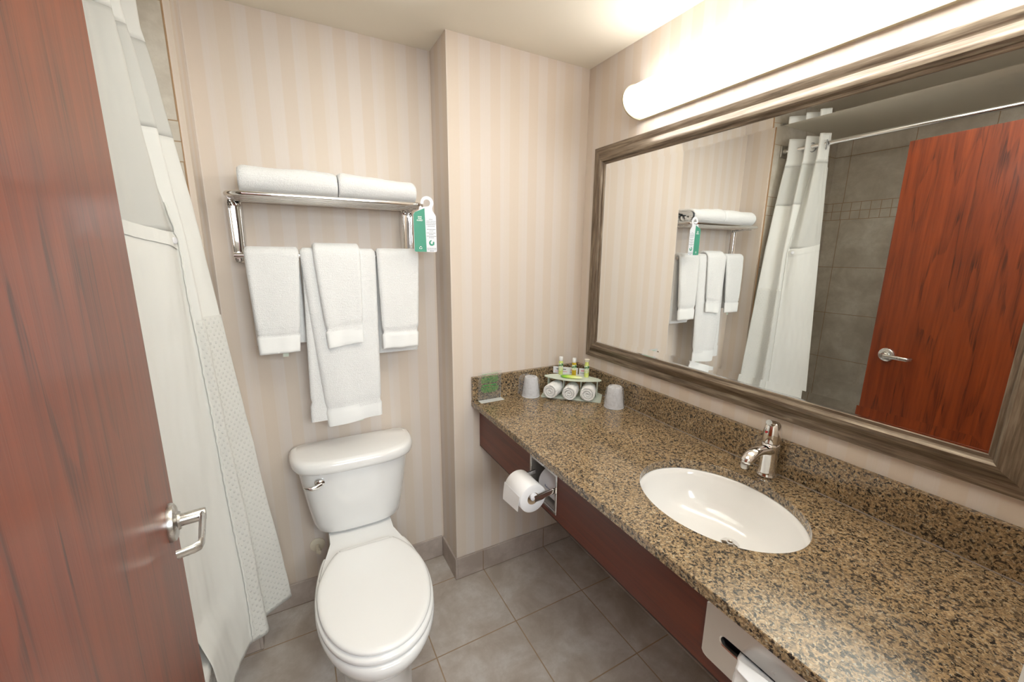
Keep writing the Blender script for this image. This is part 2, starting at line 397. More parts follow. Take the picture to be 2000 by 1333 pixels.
# door frame (casing seen from the hall only, closes the opening)
bm = B(); box(bm, -.16, -.145, -.10, YF, 0, 2.06); box(bm, .645, .66, -.10, YF, 0, 2.06); box(bm, -.145, .645, -.10, YF, 2.045, 2.06)
struct('trim_2', bm, simple('jamb_paint', lin(196, 188, 176), .5), smooth=False)

# ------------------------------------------------------------------ door
E0 = Vector((-.2398, .9426, 0)); dd = Vector((.0564, -.5, 0)).normalized()
ang = math.atan2(dd.y, dd.x)            # local +y of the door mesh runs from the free edge to the hinge
door = empty('door_1', E0, ang - PI/2); tag(door, kind='structure', label='open cherry-stained oak door with a satin lever handle')
# local: +y toward hinge, local +x = normal. rotation maps local y to dd; local x = (dd.y, -dd.x) -> flip sign so that face is at x=0, slab behind
nx = Vector((math.cos(ang-PI/2), math.sin(ang-PI/2), 0)); SG = 1 if nx.x > 0 else -1
bm = B(); box(bm, *( (-.045, 0) if SG > 0 else (0, .045)), 0, .86, .008, 2.04, .0015); obj('door_panel', bm, DOORM, door, smooth=False)
hz = 1.0119; hy = .0757
han = B(); lathe(han, [(0, 0), (.034, 0), (.0345, .004), (.033, .009), (.027, .012), (.017, .0135), (.0155, .017), (0, .017)], (0, hy, hz), 40, 'X')
rose = obj('handle_rose', han, SATIN, door); 
h2 = B(); lathe(h2, [(0, .014), (.0115, .014), (.0115, .052), (.0105, .054), (0, .054)], (0, hy, hz), 28, 'X')
tube(h2, [(.049, hy-.006, hz), (.0495, hy+.02, hz), (.050, hy+.055, hz), (.0505, hy+.092, hz), (.048, hy+.101, hz-.0005), (.040, hy+.105, hz-.001), (.018, hy+.107, hz-.002)],
     [.0095, .0098, .0095, .009, .009, .0085, .008], 14, ry=[.0045, .0052, .005, .0045, .0048, .0045, .004], updir=(0, 0, 1))
lev = obj('lever', h2, SATIN, rose)
lt = B(); box(lt, *sorted((SG*-.034, SG*-.011)), -.001, .0006, hz-.03, hz+.03, .0004); obj('latch_plate', lt, SATIN, door)
if SG < 0:
    for o in (rose,): o.scale.x = -1

# ------------------------------------------------------------------ bathtub (mostly behind the curtain)
TUBX0, TUBX1, TUBY0, TUBY1 = XT+.003, -.298, .06, YE-.003
bm = B()
def rr3(x0, x1, y0, y1, r, z): return [Vector((a, b, z)) for a, b in rrect(x0, x1, y0, y1, r, 6)]
secs = [rr3(TUBX0, TUBX1, TUBY0, TUBY1, .004, 0), rr3(TUBX0, TUBX1, TUBY0, TUBY1, .004, .33), rr3(TUBX0, TUBX1+.010, TUBY0, TUBY1, .006, .345),
        rr3(TUBX0, TUBX1+.010, TUBY0, TUBY1, .006, .372), rr3(TUBX0, TUBX1+.006, TUBY0, TUBY1, .008, .38),
        rr3(TUBX0+.05, TUBX1-.06, TUBY0+.09, TUBY1-.09, .10, .38), rr3(TUBX0+.06, TUBX1-.07, TUBY0+.11, TUBY1-.10, .12, .36),
        rr3(TUBX0+.10, TUBX1-.11, TUBY0+.20, TUBY1-.15, .13, .12), rr3(TUBX0+.16, TUBX1-.17, TUBY0+.28, TUBY1-.22, .10, .07)]
loft(bm, secs); tag(obj('bathtub', bm, PORC), 'white alcove bathtub standing behind the long shower curtain', 'bathtub')

# ------------------------------------------------------------------ curtain rod and curtain
RX, RZ = -.335, 2.130
rod = empty('curtain_rod', (RX, YE, RZ)); tag(rod, 'chrome shower curtain rod fixed across the tiled bath', 'curtain rod')
bm = B(); tube(bm, [(0, -.003, 0), (0, -(YE-YF)+.003, 0)], .0125, 20); obj('rod_tube', bm, CHROME, rod)
bm = B(); box(bm, -.03, .03, -.012, -.0005, -.035, .035, .004); lathe(bm, [(.0, -.03), (.018, -.03), (.019, -.012), (0, -.012)], (0, 0, 0), 20, 'Y'); obj('rod_flange', bm, STEEL, rod)
bm = B(); box(bm, -.03, .03, -(YE-YF)+.0005, -(YE-YF)+.012, -.035, .035, .004); obj('rod_flange', bm, STEEL, rod)

top = [(-.352, 1.338), (-.330, 1.350), (-.304, 1.372), (-.368, 1.405), (-.298, 1.440), (-.368, 1.470), (-.284, 1.525), (-.36, 1.540), (-.385, 1.555)]
mid = [(-.350, 1.305), (-.315, 1.335), (-.270, 1.385), (-.263, 1.430), (-.241, 1.447), (-.262, 1.495), (-.222, 1.548), (-.285, 1.556), (-.33, 1.558)]
bot = [(-.270, 1.195), (-.262, 1.275), (-.246, 1.345), (-.224, 1.405), (-.174, 1.435), (-.186, 1.505), (-.106, 1.566), (-.155, 1.562), (-.225, 1.553)]
CT, CB, NZ, NU = 2.185, .205, 130, 150
rim = [(-.320, 1.228), (-.302, 1.275), (-.282, 1.340), (-.231, 1.410), (-.187, 1.437), (-.200, 1.503), (-.128, 1.563), (-.18, 1.561), (-.245, 1.554)]
rim2 = [(-.283, 1.185), (-.275, 1.262), (-.262, 1.340), (-.228, 1.408), (-.183, 1.437), (-.195, 1.503), (-.121, 1.564), (-.175, 1.561), (-.24, 1.554)]
tp, mp, rp, qp, bp = [catmull([(*p, 0) for p in L_], NU) for L_ in (top, mid, rim, rim2, bot)]
KEYS = [(2.066, tp), (1.53, mp), (.47, rp), (.385, qp), (CB, bp)]
def curtain_pt(i, k):
    t = k/NZ; z = CT + (CB-CT)*t
    if z >= KEYS[0][0]: p = tp[i].copy()
    for (za, A1), (zb, B1) in zip(KEYS, KEYS[1:]):
        if zb <= z < za or (zb == CB and z <= CB):
            e = (za-z)/(za-zb); p = A1[i].lerp(B1[i], e if za < 2 else e**.85)
    q = Vector((i*.06, t*7, 3.1)); amp = .0035 + .006*t
    nrm = Vector((.86, -.4, 0))
    p = p + nrm*(noise.noise(q)*amp*.6 + noise.noise(q*3.1)*.0018)
    return Vector((p.x, min(p.y, 1.575), z))
ZH, ZSH = 2.03, 1.60
def strip_mesh(k0, k1, i0=0, i1=NU-1, off=0.0):
    bm = B(); uvl = bm.loops.layers.uv.new('UVMap'); rows = []; arc = [0]
    for i in range(1, NU): arc.append(arc[-1] + (bp[i]-bp[i-1]).length)
    for k in range(k0, k1+1):
        rows.append([(bm.verts.new(curtain_pt(i, k)+Vector((off, -off*.4, 0))), arc[i], CT+(CB-CT)*k/NZ) for i in range(i0, i1+1)])
    for a, b in zip(rows, rows[1:]):
        for j in range(len(a)-1):
            qd = (a[j], a[j+1], b[j+1], b[j]); f = bm.faces.new([v[0] for v in qd])
            for l, v in zip(f.loops, qd): l[uvl].uv = (v[1], v[2])
    return bm
kz = lambda z: round((CT-z)/(CT-CB)*NZ)
cur = empty('shower_curtain', (-.26, 1.42, CB)); tag(cur, 'long cream shower curtain bunched at the toilet end of the chrome rod', 'shower curtain')
def cpart(name, bm, mt, th=.0012):
    bmesh.ops.translate(bm, verts=bm.verts, vec=(.26, -1.42, -CB))
    o = obj(name, bm, mt, cur); s = o.modifiers.new('th', 'SOLIDIFY'); s.thickness = th; s.offset = 0; return o
cpart('header_band', strip_mesh(0, kz(ZH)), CUR, .002)
iseam = int(NU*3.15/8)
cpart('sheer_window', strip_mesh(kz(ZH), kz(1.545), 0, iseam), SHEER)
cpart('sheer_window', strip_mesh(kz(ZH), kz(1.80), iseam, NU-1), SHEER)
cpart('main_panel', strip_mesh(kz(1.545), NZ, 0, iseam), CUR)
cpart('main_panel', strip_mesh(kz(1.80), NZ, iseam, NU-1), CUR)
# vinyl liner hanging inside the tub, behind the outer curtain
bm = B(); rows = []
lt_ = catmull([(-.352, 1.330, 0), (-.366, 1.365, 0), (-.352, 1.41, 0), (-.37, 1.45, 0), (-.355, 1.50, 0)], 40); lb_ = catmull([(-.374, 1.285, 0), (-.392, 1.33, 0), (-.374, 1.39, 0), (-.395, 1.44, 0), (-.375, 1.48, 0)], 40)
for k in range(61):
    t = k/60; rows.append([bm.verts.new(((p:=lt_[i].lerp(lb_[i], t)).x, p.y, 2.0+(.40-2.0)*t)) for i in range(40)])
for a, b in zip(rows, rows[1:]):
    for j in range(39): bm.faces.new((a[j], a[j+1], b[j+1], b[j]))
cpart('liner', bm, CUR)
cpart('dotted_panel', strip_mesh(kz(1.30), NZ, iseam, int(NU*6.3/8), .0022), DOTS)
# the snap strap across the smooth panel
bm = B(); uvl = bm.loops.layers.uv.new('UVMap'); rows = []
for j in range(25):
    i = int(j/24*NU*2.9/8)
    zt = 1.572 - .040*j/24; k = (CT-zt)/(CT-CB)*NZ
    row = []
    for dz in (0, 0.5, 1):
        p = curtain_pt(i, k + dz*2.2)+Vector((.0035, -.0015, 0)); row.append(bm.verts.new(p))
    rows.append(row)
for a, b in zip(rows, rows[1:]):
    for j in range(2): bm.faces.new((a[j], a[j+1], b[j+1], b[j]))
st_ = cpart('snap_strap', bm, CUR, .0012)
for p_ in st_.data.polygons: p_.use_smooth = False
pp = curtain_pt(int(NU*2.5/8), (CT-1.522)/(CT-CB)*NZ)
bm = B(); lathe(bm, [(0, .0035), (.006, .0035), (.0085, .002), (.009, 0), (0, 0)], (0, 0, 0), 20, 'X')
M = Matrix.Translation(pp+Vector((.0055, -.003, 0))) @ Matrix.Rotation(-.45, 4, 'Z'); bmesh.ops.transform(bm, matrix=M, verts=bm.verts)
bmesh.ops.translate(bm, verts=bm.verts, vec=(.26, -1.42, -CB)); obj('snap_button', bm, simple('white_plastic_button', lin(228, 228, 232), .3), cur)
# stitched ruffle seam where the dotted cloth meets the smooth panel
bm = B(); pts = []
for k in range(kz(1.62), NZ-1):
    pts.append(curtain_pt(iseam, k)+Vector((.004+.0012*math.sin(k*2.2), -.003+.001*math.cos(k*1.7), 0)))
tube(bm, pts, [.0022+.0012*(i % 2) for i in range(len(pts))], 6)
bmesh.ops.translate(bm, verts=bm.verts, vec=(.26, -1.42, -CB)); obj('ruffle_seam', bm, CUR, cur)
for i_ in (.9, 2.5, 3.5, 4.5, 5.5):
    c = tp[int(NU*i_/8)]; bm = B()
    tube(bm, [(.024*math.cos(a), 0, .024*math.sin(a)) for a in [2*PI*j/28 for j in range(28)]], .0035, 8, closed=True)
    M = Matrix.Translation((RX, c.y, RZ-.006)) @ Matrix.Rotation(.5 if int(i_) % 2 else -.5, 4, 'Z'); bmesh.ops.transform(bm, matrix=M, verts=bm.verts)
    bmesh.ops.translate(bm, verts=bm.verts, vec=(.26, -1.42, -CB)); obj('flex_ring', bm, simple('grey_ring', lin(150, 150, 150), .3), cur)

# ------------------------------------------------------------------ toilet
toi = empty('toilet', (.1715, 1.738, 0), math.radians(-1.5)); tag(toi, 'white two-piece toilet with closed lid in the wallpapered alcove', 'toilet')
# local: -y is forward, wall at y=+.012
def tank_ring(w, d, z, nb=3.3, y0=-.004, r=.03):
    pts = []
    for i in range(41):
        a = PI*i/40; c, s = math.cos(a), math.sin(a)
        pts.append(Vector((w/2*math.copysign(abs(c)**(2/nb), c), y0-r-(d-r)*abs(s)**(2/nb), z)))
    pts += [Vector((-w/2, y0-r, z)), Vector((-w/2+.008, y0-.006, z)), Vector((-w/2+.03, y0, z)), Vector((0, y0, z)), Vector((w/2-.03, y0, z)), Vector((w/2-.008, y0-.006, z)), Vector((w/2, y0-r, z))][1:-1]
    return pts
bm = B(); secs = []
for z, w, d in ((.392, .285, .125), (.398, .32, .145), (.412, .338, .157), (.44, .352, .165), (.50, .372, .172), (.58, .396, .180), (.66, .418, .186), (.692, .424, .188)):
    secs.append(tank_ring(w, d, z))
loft(bm, secs); tank = obj('tank', bm, PORC, toi, angle=50)
bm = B(); secs = []
for z, w, d in ((.686, .444, .200), (.690, .458, .209), (.700, .466, .213), (.716, .468, .214), (.728, .462, .210), (.735, .448, .202), (.738, .42, .19)):
    secs.append(tank_ring(w, d, z, 3.3))
loft(bm, secs); obj('tank_lid', bm, PORC, toi, angle=50)
# flush handle
fh = B()
bx_, bz_ = -.135, .650
def tf(x, z):   # front face y of tank
    w, d = .414, .186; c = min(1, abs(x)/(w/2)); return -.004-.03-(d-.03)*(1-c**3.3)**(1/3.3)
fy = tf(bx_, bz_)
lathe(fh, [(0, -.016), (.010, -.016), (.0165, -.012), (.019, -.004), (.0195, 0.006), (0, .006)], (bx_, fy, bz_), 28, 'Y', sx=.85)
tube(fh, [(bx_+.006, fy-.014, bz_-.004), (bx_-.01, fy-.022, bz_-.008), (bx_-.03, fy-.025, bz_-.009), (bx_-.048, fy-.022, bz_-.005), (bx_-.056, fy-.018, bz_-.001)], [.009, .0095, .0075, .005, .003], 12, ry=[.005, .006, .005, .0035, .002])
obj('flush_handle', fh, CHROME, toi)
# seat and bowl outline: egg, local forward -y
def egg(L0, L1, W, wr, z, N_=64, cx=0):       # L0 rear y (neg), L1 tip y (neg), W max width, wr rear width
    pts = []
    yc = L0-(L0-L1)*.43
    for i in range(N_):
        a = 2*PI*i/N_ + PI/2; s, c = math.sin(a), math.cos(a)     # starts at rear
        if s > 0:
            b = abs(s)**.9; y = yc+(L0-yc)*b; ww = W/2*(abs(c)**.62)
            ww = max(ww, 0) if b < .999 else 0
            ww = math.copysign(W/2*(1-b**2.2*(1-wr/W)), c) if abs(c) > .38 else math.copysign(wr/2*(abs(c)/.38)**.8, c) 
            if abs(c) <= .38: y = L0
            else:
                tt = (math.acos(abs(c)) )/(math.acos(.38)); y = yc+(L0-yc)*tt; ww = math.copysign(wr/2+(W-wr)/2*(math.cos(tt*PI/2))**.8, c)
        else:
            y = yc+(yc-L1)*s; ww = W/2*c
            y = yc-(yc-L1)*abs(s)**(2/2.15); ww = W/2*math.copysign(abs(c)**(2/2.15), c)
        pts.append(Vector((cx+ww, y, z)))
    return pts
RY, TYP = -.290, -.762
bm = B(); secs = [egg(RY-.004, TYP+.006, .336, .192, .4045), egg(RY-.002, TYP+.002, .346, .20, .408), egg(RY-.001, TYP, .350, .204, .413), egg(RY-.003, TYP+.002, .346, .20, .4175), egg(RY-.007, TYP+.007, .336, .19, .4205)]
for s_, dz in ((.93, .4225), (.86, .4215), (.6, .4215), (.3, .4215), (.05, .4215)):
    cy = RY+(TYP-RY)*.5
    secs.append([Vector((p.x*s_, cy+(p.y-cy)*s_, dz)) for p in egg(RY, TYP, .344, .20, 0)])
loft(bm, secs); obj('seat_lid', bm, SEATM, toi, angle=60)
bm = B(); loft(bm, [egg(RY+.004, TYP-.006, .350, .21, .384), egg(RY+.006, TYP-.011, .362, .22, .388), egg(RY+.006, TYP-.011, .364, .22, .397), egg(RY+.002, TYP-.007, .356, .21, .4035)]); obj('seat', bm, SEATM, toi, angle=60)
bm = B(); box(bm, -.092, .092, RY-.006, RY+.022, .388, .410, .006); obj('hinge_cover', bm, SEATM, toi)
bm = B()
secs = []
for z, l0, l1, W, wr in ((0, -.16, -.655, .235, .20), (.012, -.16, -.652, .233, .20), (.03, -.165, -.645, .222, .19), (.10, -.17, -.64, .222, .175), (.17, -.165, -.65, .25, .18), (.22, -.15, -.675, .29, .19), (.27, -.17, -.72, .33, .205),
                         (.31, -.20, -.755, .352, .27), (.34, -.235, -.775, .363, .29), (.362, -.255, -.783, .368, .30), (.376, -.26, -.781, .367, .30), (.3825, -.262, -.774, .358, .29)):
    secs.append(egg(l0, l1, W, wr, z))
loft(bm, secs)
obj('bowl', bm, PORC, toi, angle=60)
bm = B(); dk = [(.118, -.02), (.123, -.03), (.1225, -.195), (.137, -.25), (.154, -.31), (.167, -.37), (.166, -.42), (-.166, -.42), (-.167, -.37), (-.154, -.31), (-.137, -.25), (-.1225, -.195), (-.123, -.03), (-.118, -.02)]
loft(bm, [[Vector((x*k, y, z)) for x, y in dk] for z, k in ((.30, .70), (.33, .86), (.355, .95), (.378, 1), (.386, .995), (.3905, .975))]); obj('deck', bm, PORC, toi, angle=50)
for sx in (-1, 1):
    bm = B(); lathe(bm, [(.014, .0), (.0145, .012), (.011, .02), (.004, .023), (0, .0235)], (sx*.112, -.30, .012), 16); obj('bolt_cap', bm, SEATM, toi)
# supply valve by the wall
vv = empty('supply_valve', (.004, YA-.001, .262)); tag(vv, 'small cream water supply valve low on the wall beside the toilet', 'water valve')
bm = B(); lathe(bm, [(0, 0), (.03, 0), (.03, -.004), (.02, -.009), (0, -.01)], (0, 0, 0), 28, 'Y'); obj('escutcheon', bm, simple('cream_plastic', lin(232, 222, 200), .35), vv)
bm = B(); tube(bm, [(0, -.008, 0), (0, -.055, 0)], .008, 12); lathe(bm, [(0, -.060), (.010, -.059), (.012, -.05), (.010, -.042), (0, -.04)], (0.004, 0, 0), 20, 'Y', sy=.65); obj('valve_handle', bm, bpy.data.materials['cream_plastic'], vv)

# ------------------------------------------------------------------ towel rack
rk = empty('towel_rack', (.155, YA, 1.46)); tag(rk, 'chrome hotel towel shelf with lower bar on the alcove wall', 'towel rack')
def rkp(bm): bmesh.ops.translate(bm, verts=bm.verts, vec=(-.155, -YA, -1.46)); return bm
x0, x1, yf, yb_, zr = -.157, .474, 1.548, 1.735, 1.672
loop = [(a, b, zr) for a, b in rrect(x0+.008, x1-.008, yf+.008, yb_, .045, 10)]
bm = B(); tube(bm, loop, .0085, 14, closed=True); obj('shelf_frame', rkp(bm), CHROME, rk)
for yy in (1.585, 1.622, 1.66, 1.698):
    bm = B(); tube(bm, [(x0+.012, yy, zr-.004), (x1-.012, yy, zr-.004)], .0055, 12); obj('shelf_rail', rkp(bm), CHROME, rk)
for xc in (-.142, .442):
    bm = B(); hw = .021
    # channel bracket: concave face, rolled edges, on the wall
    prof = [(-hw, 0), (-hw-.001, -.020), (-hw+.001, -.031), (-hw+.003, -.0335), (-hw+.005, -.033), (-hw+.0065, -.0285), (-hw+.008, -.0275), (hw-.008, -.0275), (hw-.0065, -.0285), (hw-.005, -.033), (hw-.003, -.0335), (hw-.001, -.031), (hw+.001, -.020), (hw, 0)]
    secs = [[Vector((xc+a*k, YA-.001+b*k2, z)) for a, b in prof] for z, k, k2 in ((1.459, .82, .7), (1.466, .92, .95), (1.49, 1, 1), (1.64, 1.08, 1.05), (1.668, 1.05, 1))]
    loft(bm, secs); br = obj('wall_bracket', rkp(bm), CHROME, rk)
    s2 = B(); lathe(s2, [(0, -.027), (.003, -.027), (.0035, -.0235), (0, -.0235)], (xc, YA, 1.585), 12, 'Y'); obj('screw', rkp(s2), simple('screw_metal', (.35, .33, .3, 1), .3, 1), br)
    s3 = B(); tube(s3, [(xc, YA-.03, 1.655), (xc, YA-.10, 1.662), (xc, 1.60, 1.664)], .007, 10); obj('shelf_support', rkp(s3), CHROME, rk)
    s3 = B(); tube(s3, [(xc, YA-.03, 1.482), (xc, 1.645, 1.482)], .011, 12, ry=.008); obj('bar_support', rkp(s3), CHROME, rk)
bm = B(); tube(bm, [(-.153, 1.645, 1.484), (.458, 1.645, 1.484)], .0085, 16); obj('towel_bar', rkp(bm), CHROME, rk)

# folded bath towels on the shelf: flattened spiral extruded along x
def folded_towel(name, x0, x1, y0, y1, z0, hh, label, seed, sag=0):
    rnd = random.Random(seed); th = .0095
    cyy = (y0+y1)/2
    path = []
    hw = (y1-y0)/2-th
    layers = 4; hmid = z0+hh/2
    R = hh/2-th/2
    ctr = []
    for L in range(layers):
        r = R-L*th*1.12; r_n = R-(L+.5)*th*1.12
        ctr.append((1, r, L)); 
        # top run back->front, front arc, bottom run, back arc
        for t in (0, .25, .5, .75, 1): path.append((y1-th-.012*L + (y0+th+r-(y1-th-.012*L))*t*1.0, hmid+r + .0008*math.sin(t*5+seed)))
        for a in range(1, 8): path.append((y0+th+r-math.sin(PI*a/8)*r*1.15, hmid+math.cos(PI*a/8)*r*(1 if a < 4 else 1)))
        for t in (0, .25, .5, .75, 1): path.append((y0+th+r+(y1-th-.03*(L+1)-r-(y0+th+r))*t, hmid-r))
        if L < layers-1:
            r3 = R-(L+1)*th*1.12
            for a in range(1, 6):
                path.append((y1-th-.03*(L+1)-r+math.sin(PI*a/6)*r3*.9, hmid-r+(r+r3)*(1-math.cos(PI*a/6))/2))
    path = [Vector((0, a, b)) for a, b in path]
    # simpler closed outline per layer: extrude path as ribbon with thickness
    bm = B(); nx_ = 40; front = []
    npth = len(path)
    nr = []
    for i in range(npth):
        t = (path[min(i+1, npth-1)]-path[max(i-1, 0)]).normalized(); nr.append(Vector((0, -t.z, t.y)))
    secs = []
    for j in range(nx_+1):
        u = j/nx_; x = x0+(x1-x0)*u
        e = min(u, 1-u)*(x1-x0)
        shrink = 1-.10*max(0, 1-e/.018)**2
        sec = []
        def P_(i, side):
            p = path[i]+nr[i]*(th*.5*side)
            y = cyy+(p.y-cyy)*(shrink*.5+.5); z = z0+(p.z-z0)*shrink
            nn = noise.noise(Vector((x*14, i*.35, seed)))*.0024+noise.noise(Vector((x*60, i*1.3, seed+3)))*.0009
            z += sag*u*(z-z0)/hh if z > z0 else 0
            z += (noise.noise(Vector((x*7, seed, 0)))*.004)*max(0, (z-z0)/hh)
            return Vector((x, y-nn, max(z+nn, z0)))
        sec = [P_(i, 1) for i in range(npth)]+[P_(i, -1) for i in reversed(range(npth))]
        secs.append(sec)
    rows_ = loft(bm, secs, True, False)
    for rw in (rows_[0], rows_[-1]):
        for i in range(npth-1):
            bm.faces.new((rw[i], rw[i+1], rw[2*npth-2-i], rw[2*npth-1-i]))
    o = obj(name, bm, TERRY, angle=80); return tag(o, label, 'towel', 'folded bath towels on the chrome shelf')
folded_towel('folded_bath_towel', -.113, .173, 1.560, 1.735, 1.6812, .080, 'left one of the two folded white towels on the shelf', 1)
folded_towel('folded_bath_towel', .176, .442, 1.558, 1.735, 1.6812, .084, 'right one of the two folded white towels on the shelf, above the hanger card', 2, -.010)

# hanging towels
def hang(name, label, top_l, top_r, bot_l, bot_r, zb, zb_r, zback, ythick, off=0, barY=1.645, barZ=1.484, seed=0, hem=.068, back_dx=0, wave=.004, group='white towels over the bar', frontY=None, bow=0):
    """sheet folded over the bar: front panel, top arc, back panel"""
    rb = .0085+off+ythick/2
    path = []   # (y, z, xl, xr, th)
    n1 = 46
    ztop = barZ
    fy0 = barY-rb
    for i in range(n1):
        t = i/(n1-1); z = zb+(ztop-zb)*t
        s = 1-t
        # hem pinch
        d = z-zb; pin = 0; thk = ythick
        if d < hem: thk = ythick*.82; pin = -.0015
        if abs(d-hem) < .006: thk = ythick*.62; pin = .004
        if abs(d-hem-.012) < .004: thk = ythick*.8; pin = .002
        if d < .004: thk = ythick*.6
        k = s**1.1
        xl = top_l+(bot_l-top_l)*k+pin; xr = top_r+(bot_r-top_r)*k-pin
        y = fy0-.012*math.sin(s*PI*.5)*(.6+wave*60)-bow*s
        tiltr = (zb_r-zb)*max(0, 1-d/.25)
        path.append((y, z, xl, xr, thk, tiltr))
    for i in range(1, 9):
        a = PI*i/9; path.append((barY-rb*math.cos(a), ztop+rb*math.sin(a), top_l, top_r, ythick, 0))
    nb = 16
    for i in range(nb):
        t = i/(nb-1); z = ztop+(zback-ztop)*t
        path.append((barY+rb+.004*t, z, top_l+back_dx*t, top_r+back_dx*t, ythick if i < nb-1 else ythick*.6, 0))
    secs = []; NP = len(path)
    for i, (y, z, xl, xr, th, tr) in enumerate(path):
        y0_, z0_ = path[max(i-1, 0)][:2]; y1_, z1_ = path[min(i+1, NP-1)][:2]
        t = Vector((0, y1_-y0_, z1_-z0_)).normalized(); nn = Vector((0, -t.z, t.y))
        sec = []; W = 24
        rnd_r = th/2
        front = []; back = []
        for j in range(W+1):
            u = j/W; x = xl+(xr-xl)*u
            edge = min(u, 1-u)*(xr-xl); h = rnd_r*math.sqrt(max(0, 1-max(0, 1-edge/rnd_r)**2)) if edge < rnd_r else rnd_r
            s = max(0, min(1, (barZ-z)/(barZ-zb))) if i < n1 else 0
            wv = wave*s*(math.sin(u*7+seed*2.1+s*1.5)*.8+noise.noise(Vector((u*3, z*6, seed)))*1.0) + noise.noise(Vector((x*30, z*30, seed)))*.0008
            c = Vector((x, y, z+tr*u))-Vector((0, wv, 0)) if i < n1 else Vector((x, y, z))
            front.append(c+nn*max(h, .0006)); back.append(c-nn*max(h, .0006))
        secs.append(front+list(reversed(back)))
    bm = B(); rows = loft(bm, secs)
    o = obj(name, bm, [TERRY, HEM], angle=75)
    for p in o.data.polygons:
        if p.center.z < zb+hem-.004 and p.center.y < barY: p.material_index = 1
    return tag(o, label, 'towel', group)
t1 = hang('hand_towel', 'white hand towel hanging leftmost on the bar', -.125, .0365, -.1125, .0105, 1.146, 1.148, 1.17, .022, seed=1, back_dx=.004)
bt = hang('bath_towel', 'longest white bath towel hanging down toward the toilet tank', .040, .293, .084, .280, .842, .858, 1.30, .020, seed=2, wave=.007, hem=.075)
t2 = hang('hand_towel', 'white hand towel laid over the long bath towel at the centre', .081, .236, .106, .226, 1.153, 1.168, 1.20, .016, off=.0215, seed=3)
t3 = hang('hand_towel', 'white hand towel hanging rightmost, next to the green hanger card', .2975, .458, .303, .440, 1.126, 1.126, 1.10, .022, seed=4, back_dx=-.006)
# inner fold layer of the bath towel (visible left of its front panel)
bm = B(); secs = []
for i in range(40):
    t = i/39; z = 1.47+(.868-1.47)*t; xl = .043+(.026-.043)*t - .0; xr = .12
    d = z-.868; pin = .004 if abs(d-.082) < .008 else (-.002 if d < .08 else 0); yy = 1.633-.005*t
    secs.append([Vector((xl+pin+a*1.0, yy+b, z)) for a, b in ((0, 0), (.004, -.007), (.014, -.009), (xr-xl, -.009), (xr-xl, .009), (.014, .009), (.004, .007))])
loft(bm, secs); inner = obj('inner_fold', bm, TERRY, bt, angle=80)
for tw, nm, (x, y, z), w_, h_ in ((t1, 'care_label', (-.035, 1.627, 1.137), .018, .014), (bt, 'care_label', (.20, 1.630, .845), .022, .010)):
    bm = B(); box(bm, x-w_/2, x+w_/2, y-.0006, y+.0006, z-h_/2, z+.02); o = obj(nm, bm, simple('label_cloth', lin(225, 232, 215), .8), tw, smooth=False); o['label'] = 'pale woven care label below the hem'
# back fold of right towel, seen in the mirror

# hanger card on the rack corner
card = empty('hanger_card', (.463, 1.548, 1.50)); tag(card, 'white and green environment card hooked on the shelf corner', 'card')
def cp(x, z): return (x, z)
W0, W1, Z0, Z1 = .4185, .5045, 1.5015, 1.702
WHITE_C = simple('card_white', lin(232, 234, 240), .5); GREEN_C = simple('card_green', lin(74, 156, 130), .5); GREY_T = simple('print_grey', lin(120, 128, 132), .6); WH_T = simple('print_white', lin(240, 245, 242), .6)
YC_ = 1.5355
def card_poly(pts, y0, y1, mt, name, parent):
    bm = B(); vs = [Vector((x, y0, z)) for x, z in pts]; vs2 = [Vector((x, y1, z)) for x, z in pts]; loft(bm, [vs, vs2])
    bmesh.ops.translate(bm, verts=bm.verts, vec=(-.463, -1.548, -1.50)); return obj(name, bm, mt, parent, smooth=False)
xm = .4655
# body polygon with hook: a ring open at the left
body = [(W0+.004, Z0), (W1-.004, Z0), (W1-.001, Z0+.001), (W1, Z0+.004), (W1, 1.632), (W1-.004, 1.640), (W1-.012, 1.650), (W1-.014, 1.660)]
cxh, czh, ro, ri = .472, 1.678, .0245, .0125
for a in range(-10, 196, 12): body.append((cxh+ro*math.cos(math.radians(a)), czh+ro*math.sin(math.radians(a))*.98))
for a in range(195, -96, -15): body.append((cxh-.001+ri*math.cos(math.radians(a)), czh+ri*math.sin(math.radians(a))))
body += [(cxh-.012, 1.664), (cxh-.02, 1.662), (cxh-.024, 1.667), (cxh-.03, 1.663), (cxh-.031, 1.652), (W0+.004, 1.641), (W0, 1.634), (W0, Z0+.004)]
cb = card_poly(body, YC_, YC_+.0008, WHITE_C, 'card_sheet', card)
card_poly([(W0+.001, Z0+.004), (W0+.005, Z0+.0005), (xm-.0005, Z0+.0005), (xm-.004, 1.659), (W0+.006, 1.643), (W0+.001, 1.634)], YC_-.0004, YC_, GREEN_C, 'green_strip', card)
def text(txt, size, loc, mt, parent, origin=(0, 0, 0), rot=(PI/2, 0, 0), name='lettering', align='CENTER', ext=.00015, bold=0):
    c = bpy.data.curves.new(name, 'FONT'); c.body = txt; c.size = size; c.align_x = align; c.align_y = 'CENTER'; c.extrude = ext; c.offset = bold; c.resolution_u = 3
    tmp = bpy.data.objects.new(name, c); COL.objects.link(tmp)
    me = bpy.data.meshes.new_from_object(tmp.evaluated_get(bpy.context.evaluated_depsgraph_get())); COL.objects.unlink(tmp); bpy.data.objects.remove(tmp)
    me.materials.clear(); me.materials.append(mt); o = bpy.data.objects.new(name, me); COL.objects.link(o); o.parent = parent
    o.location = Vector(loc)-Vector(origin); o.rotation_euler = rot; return o
O_ = (.463, 1.548, 1.50)
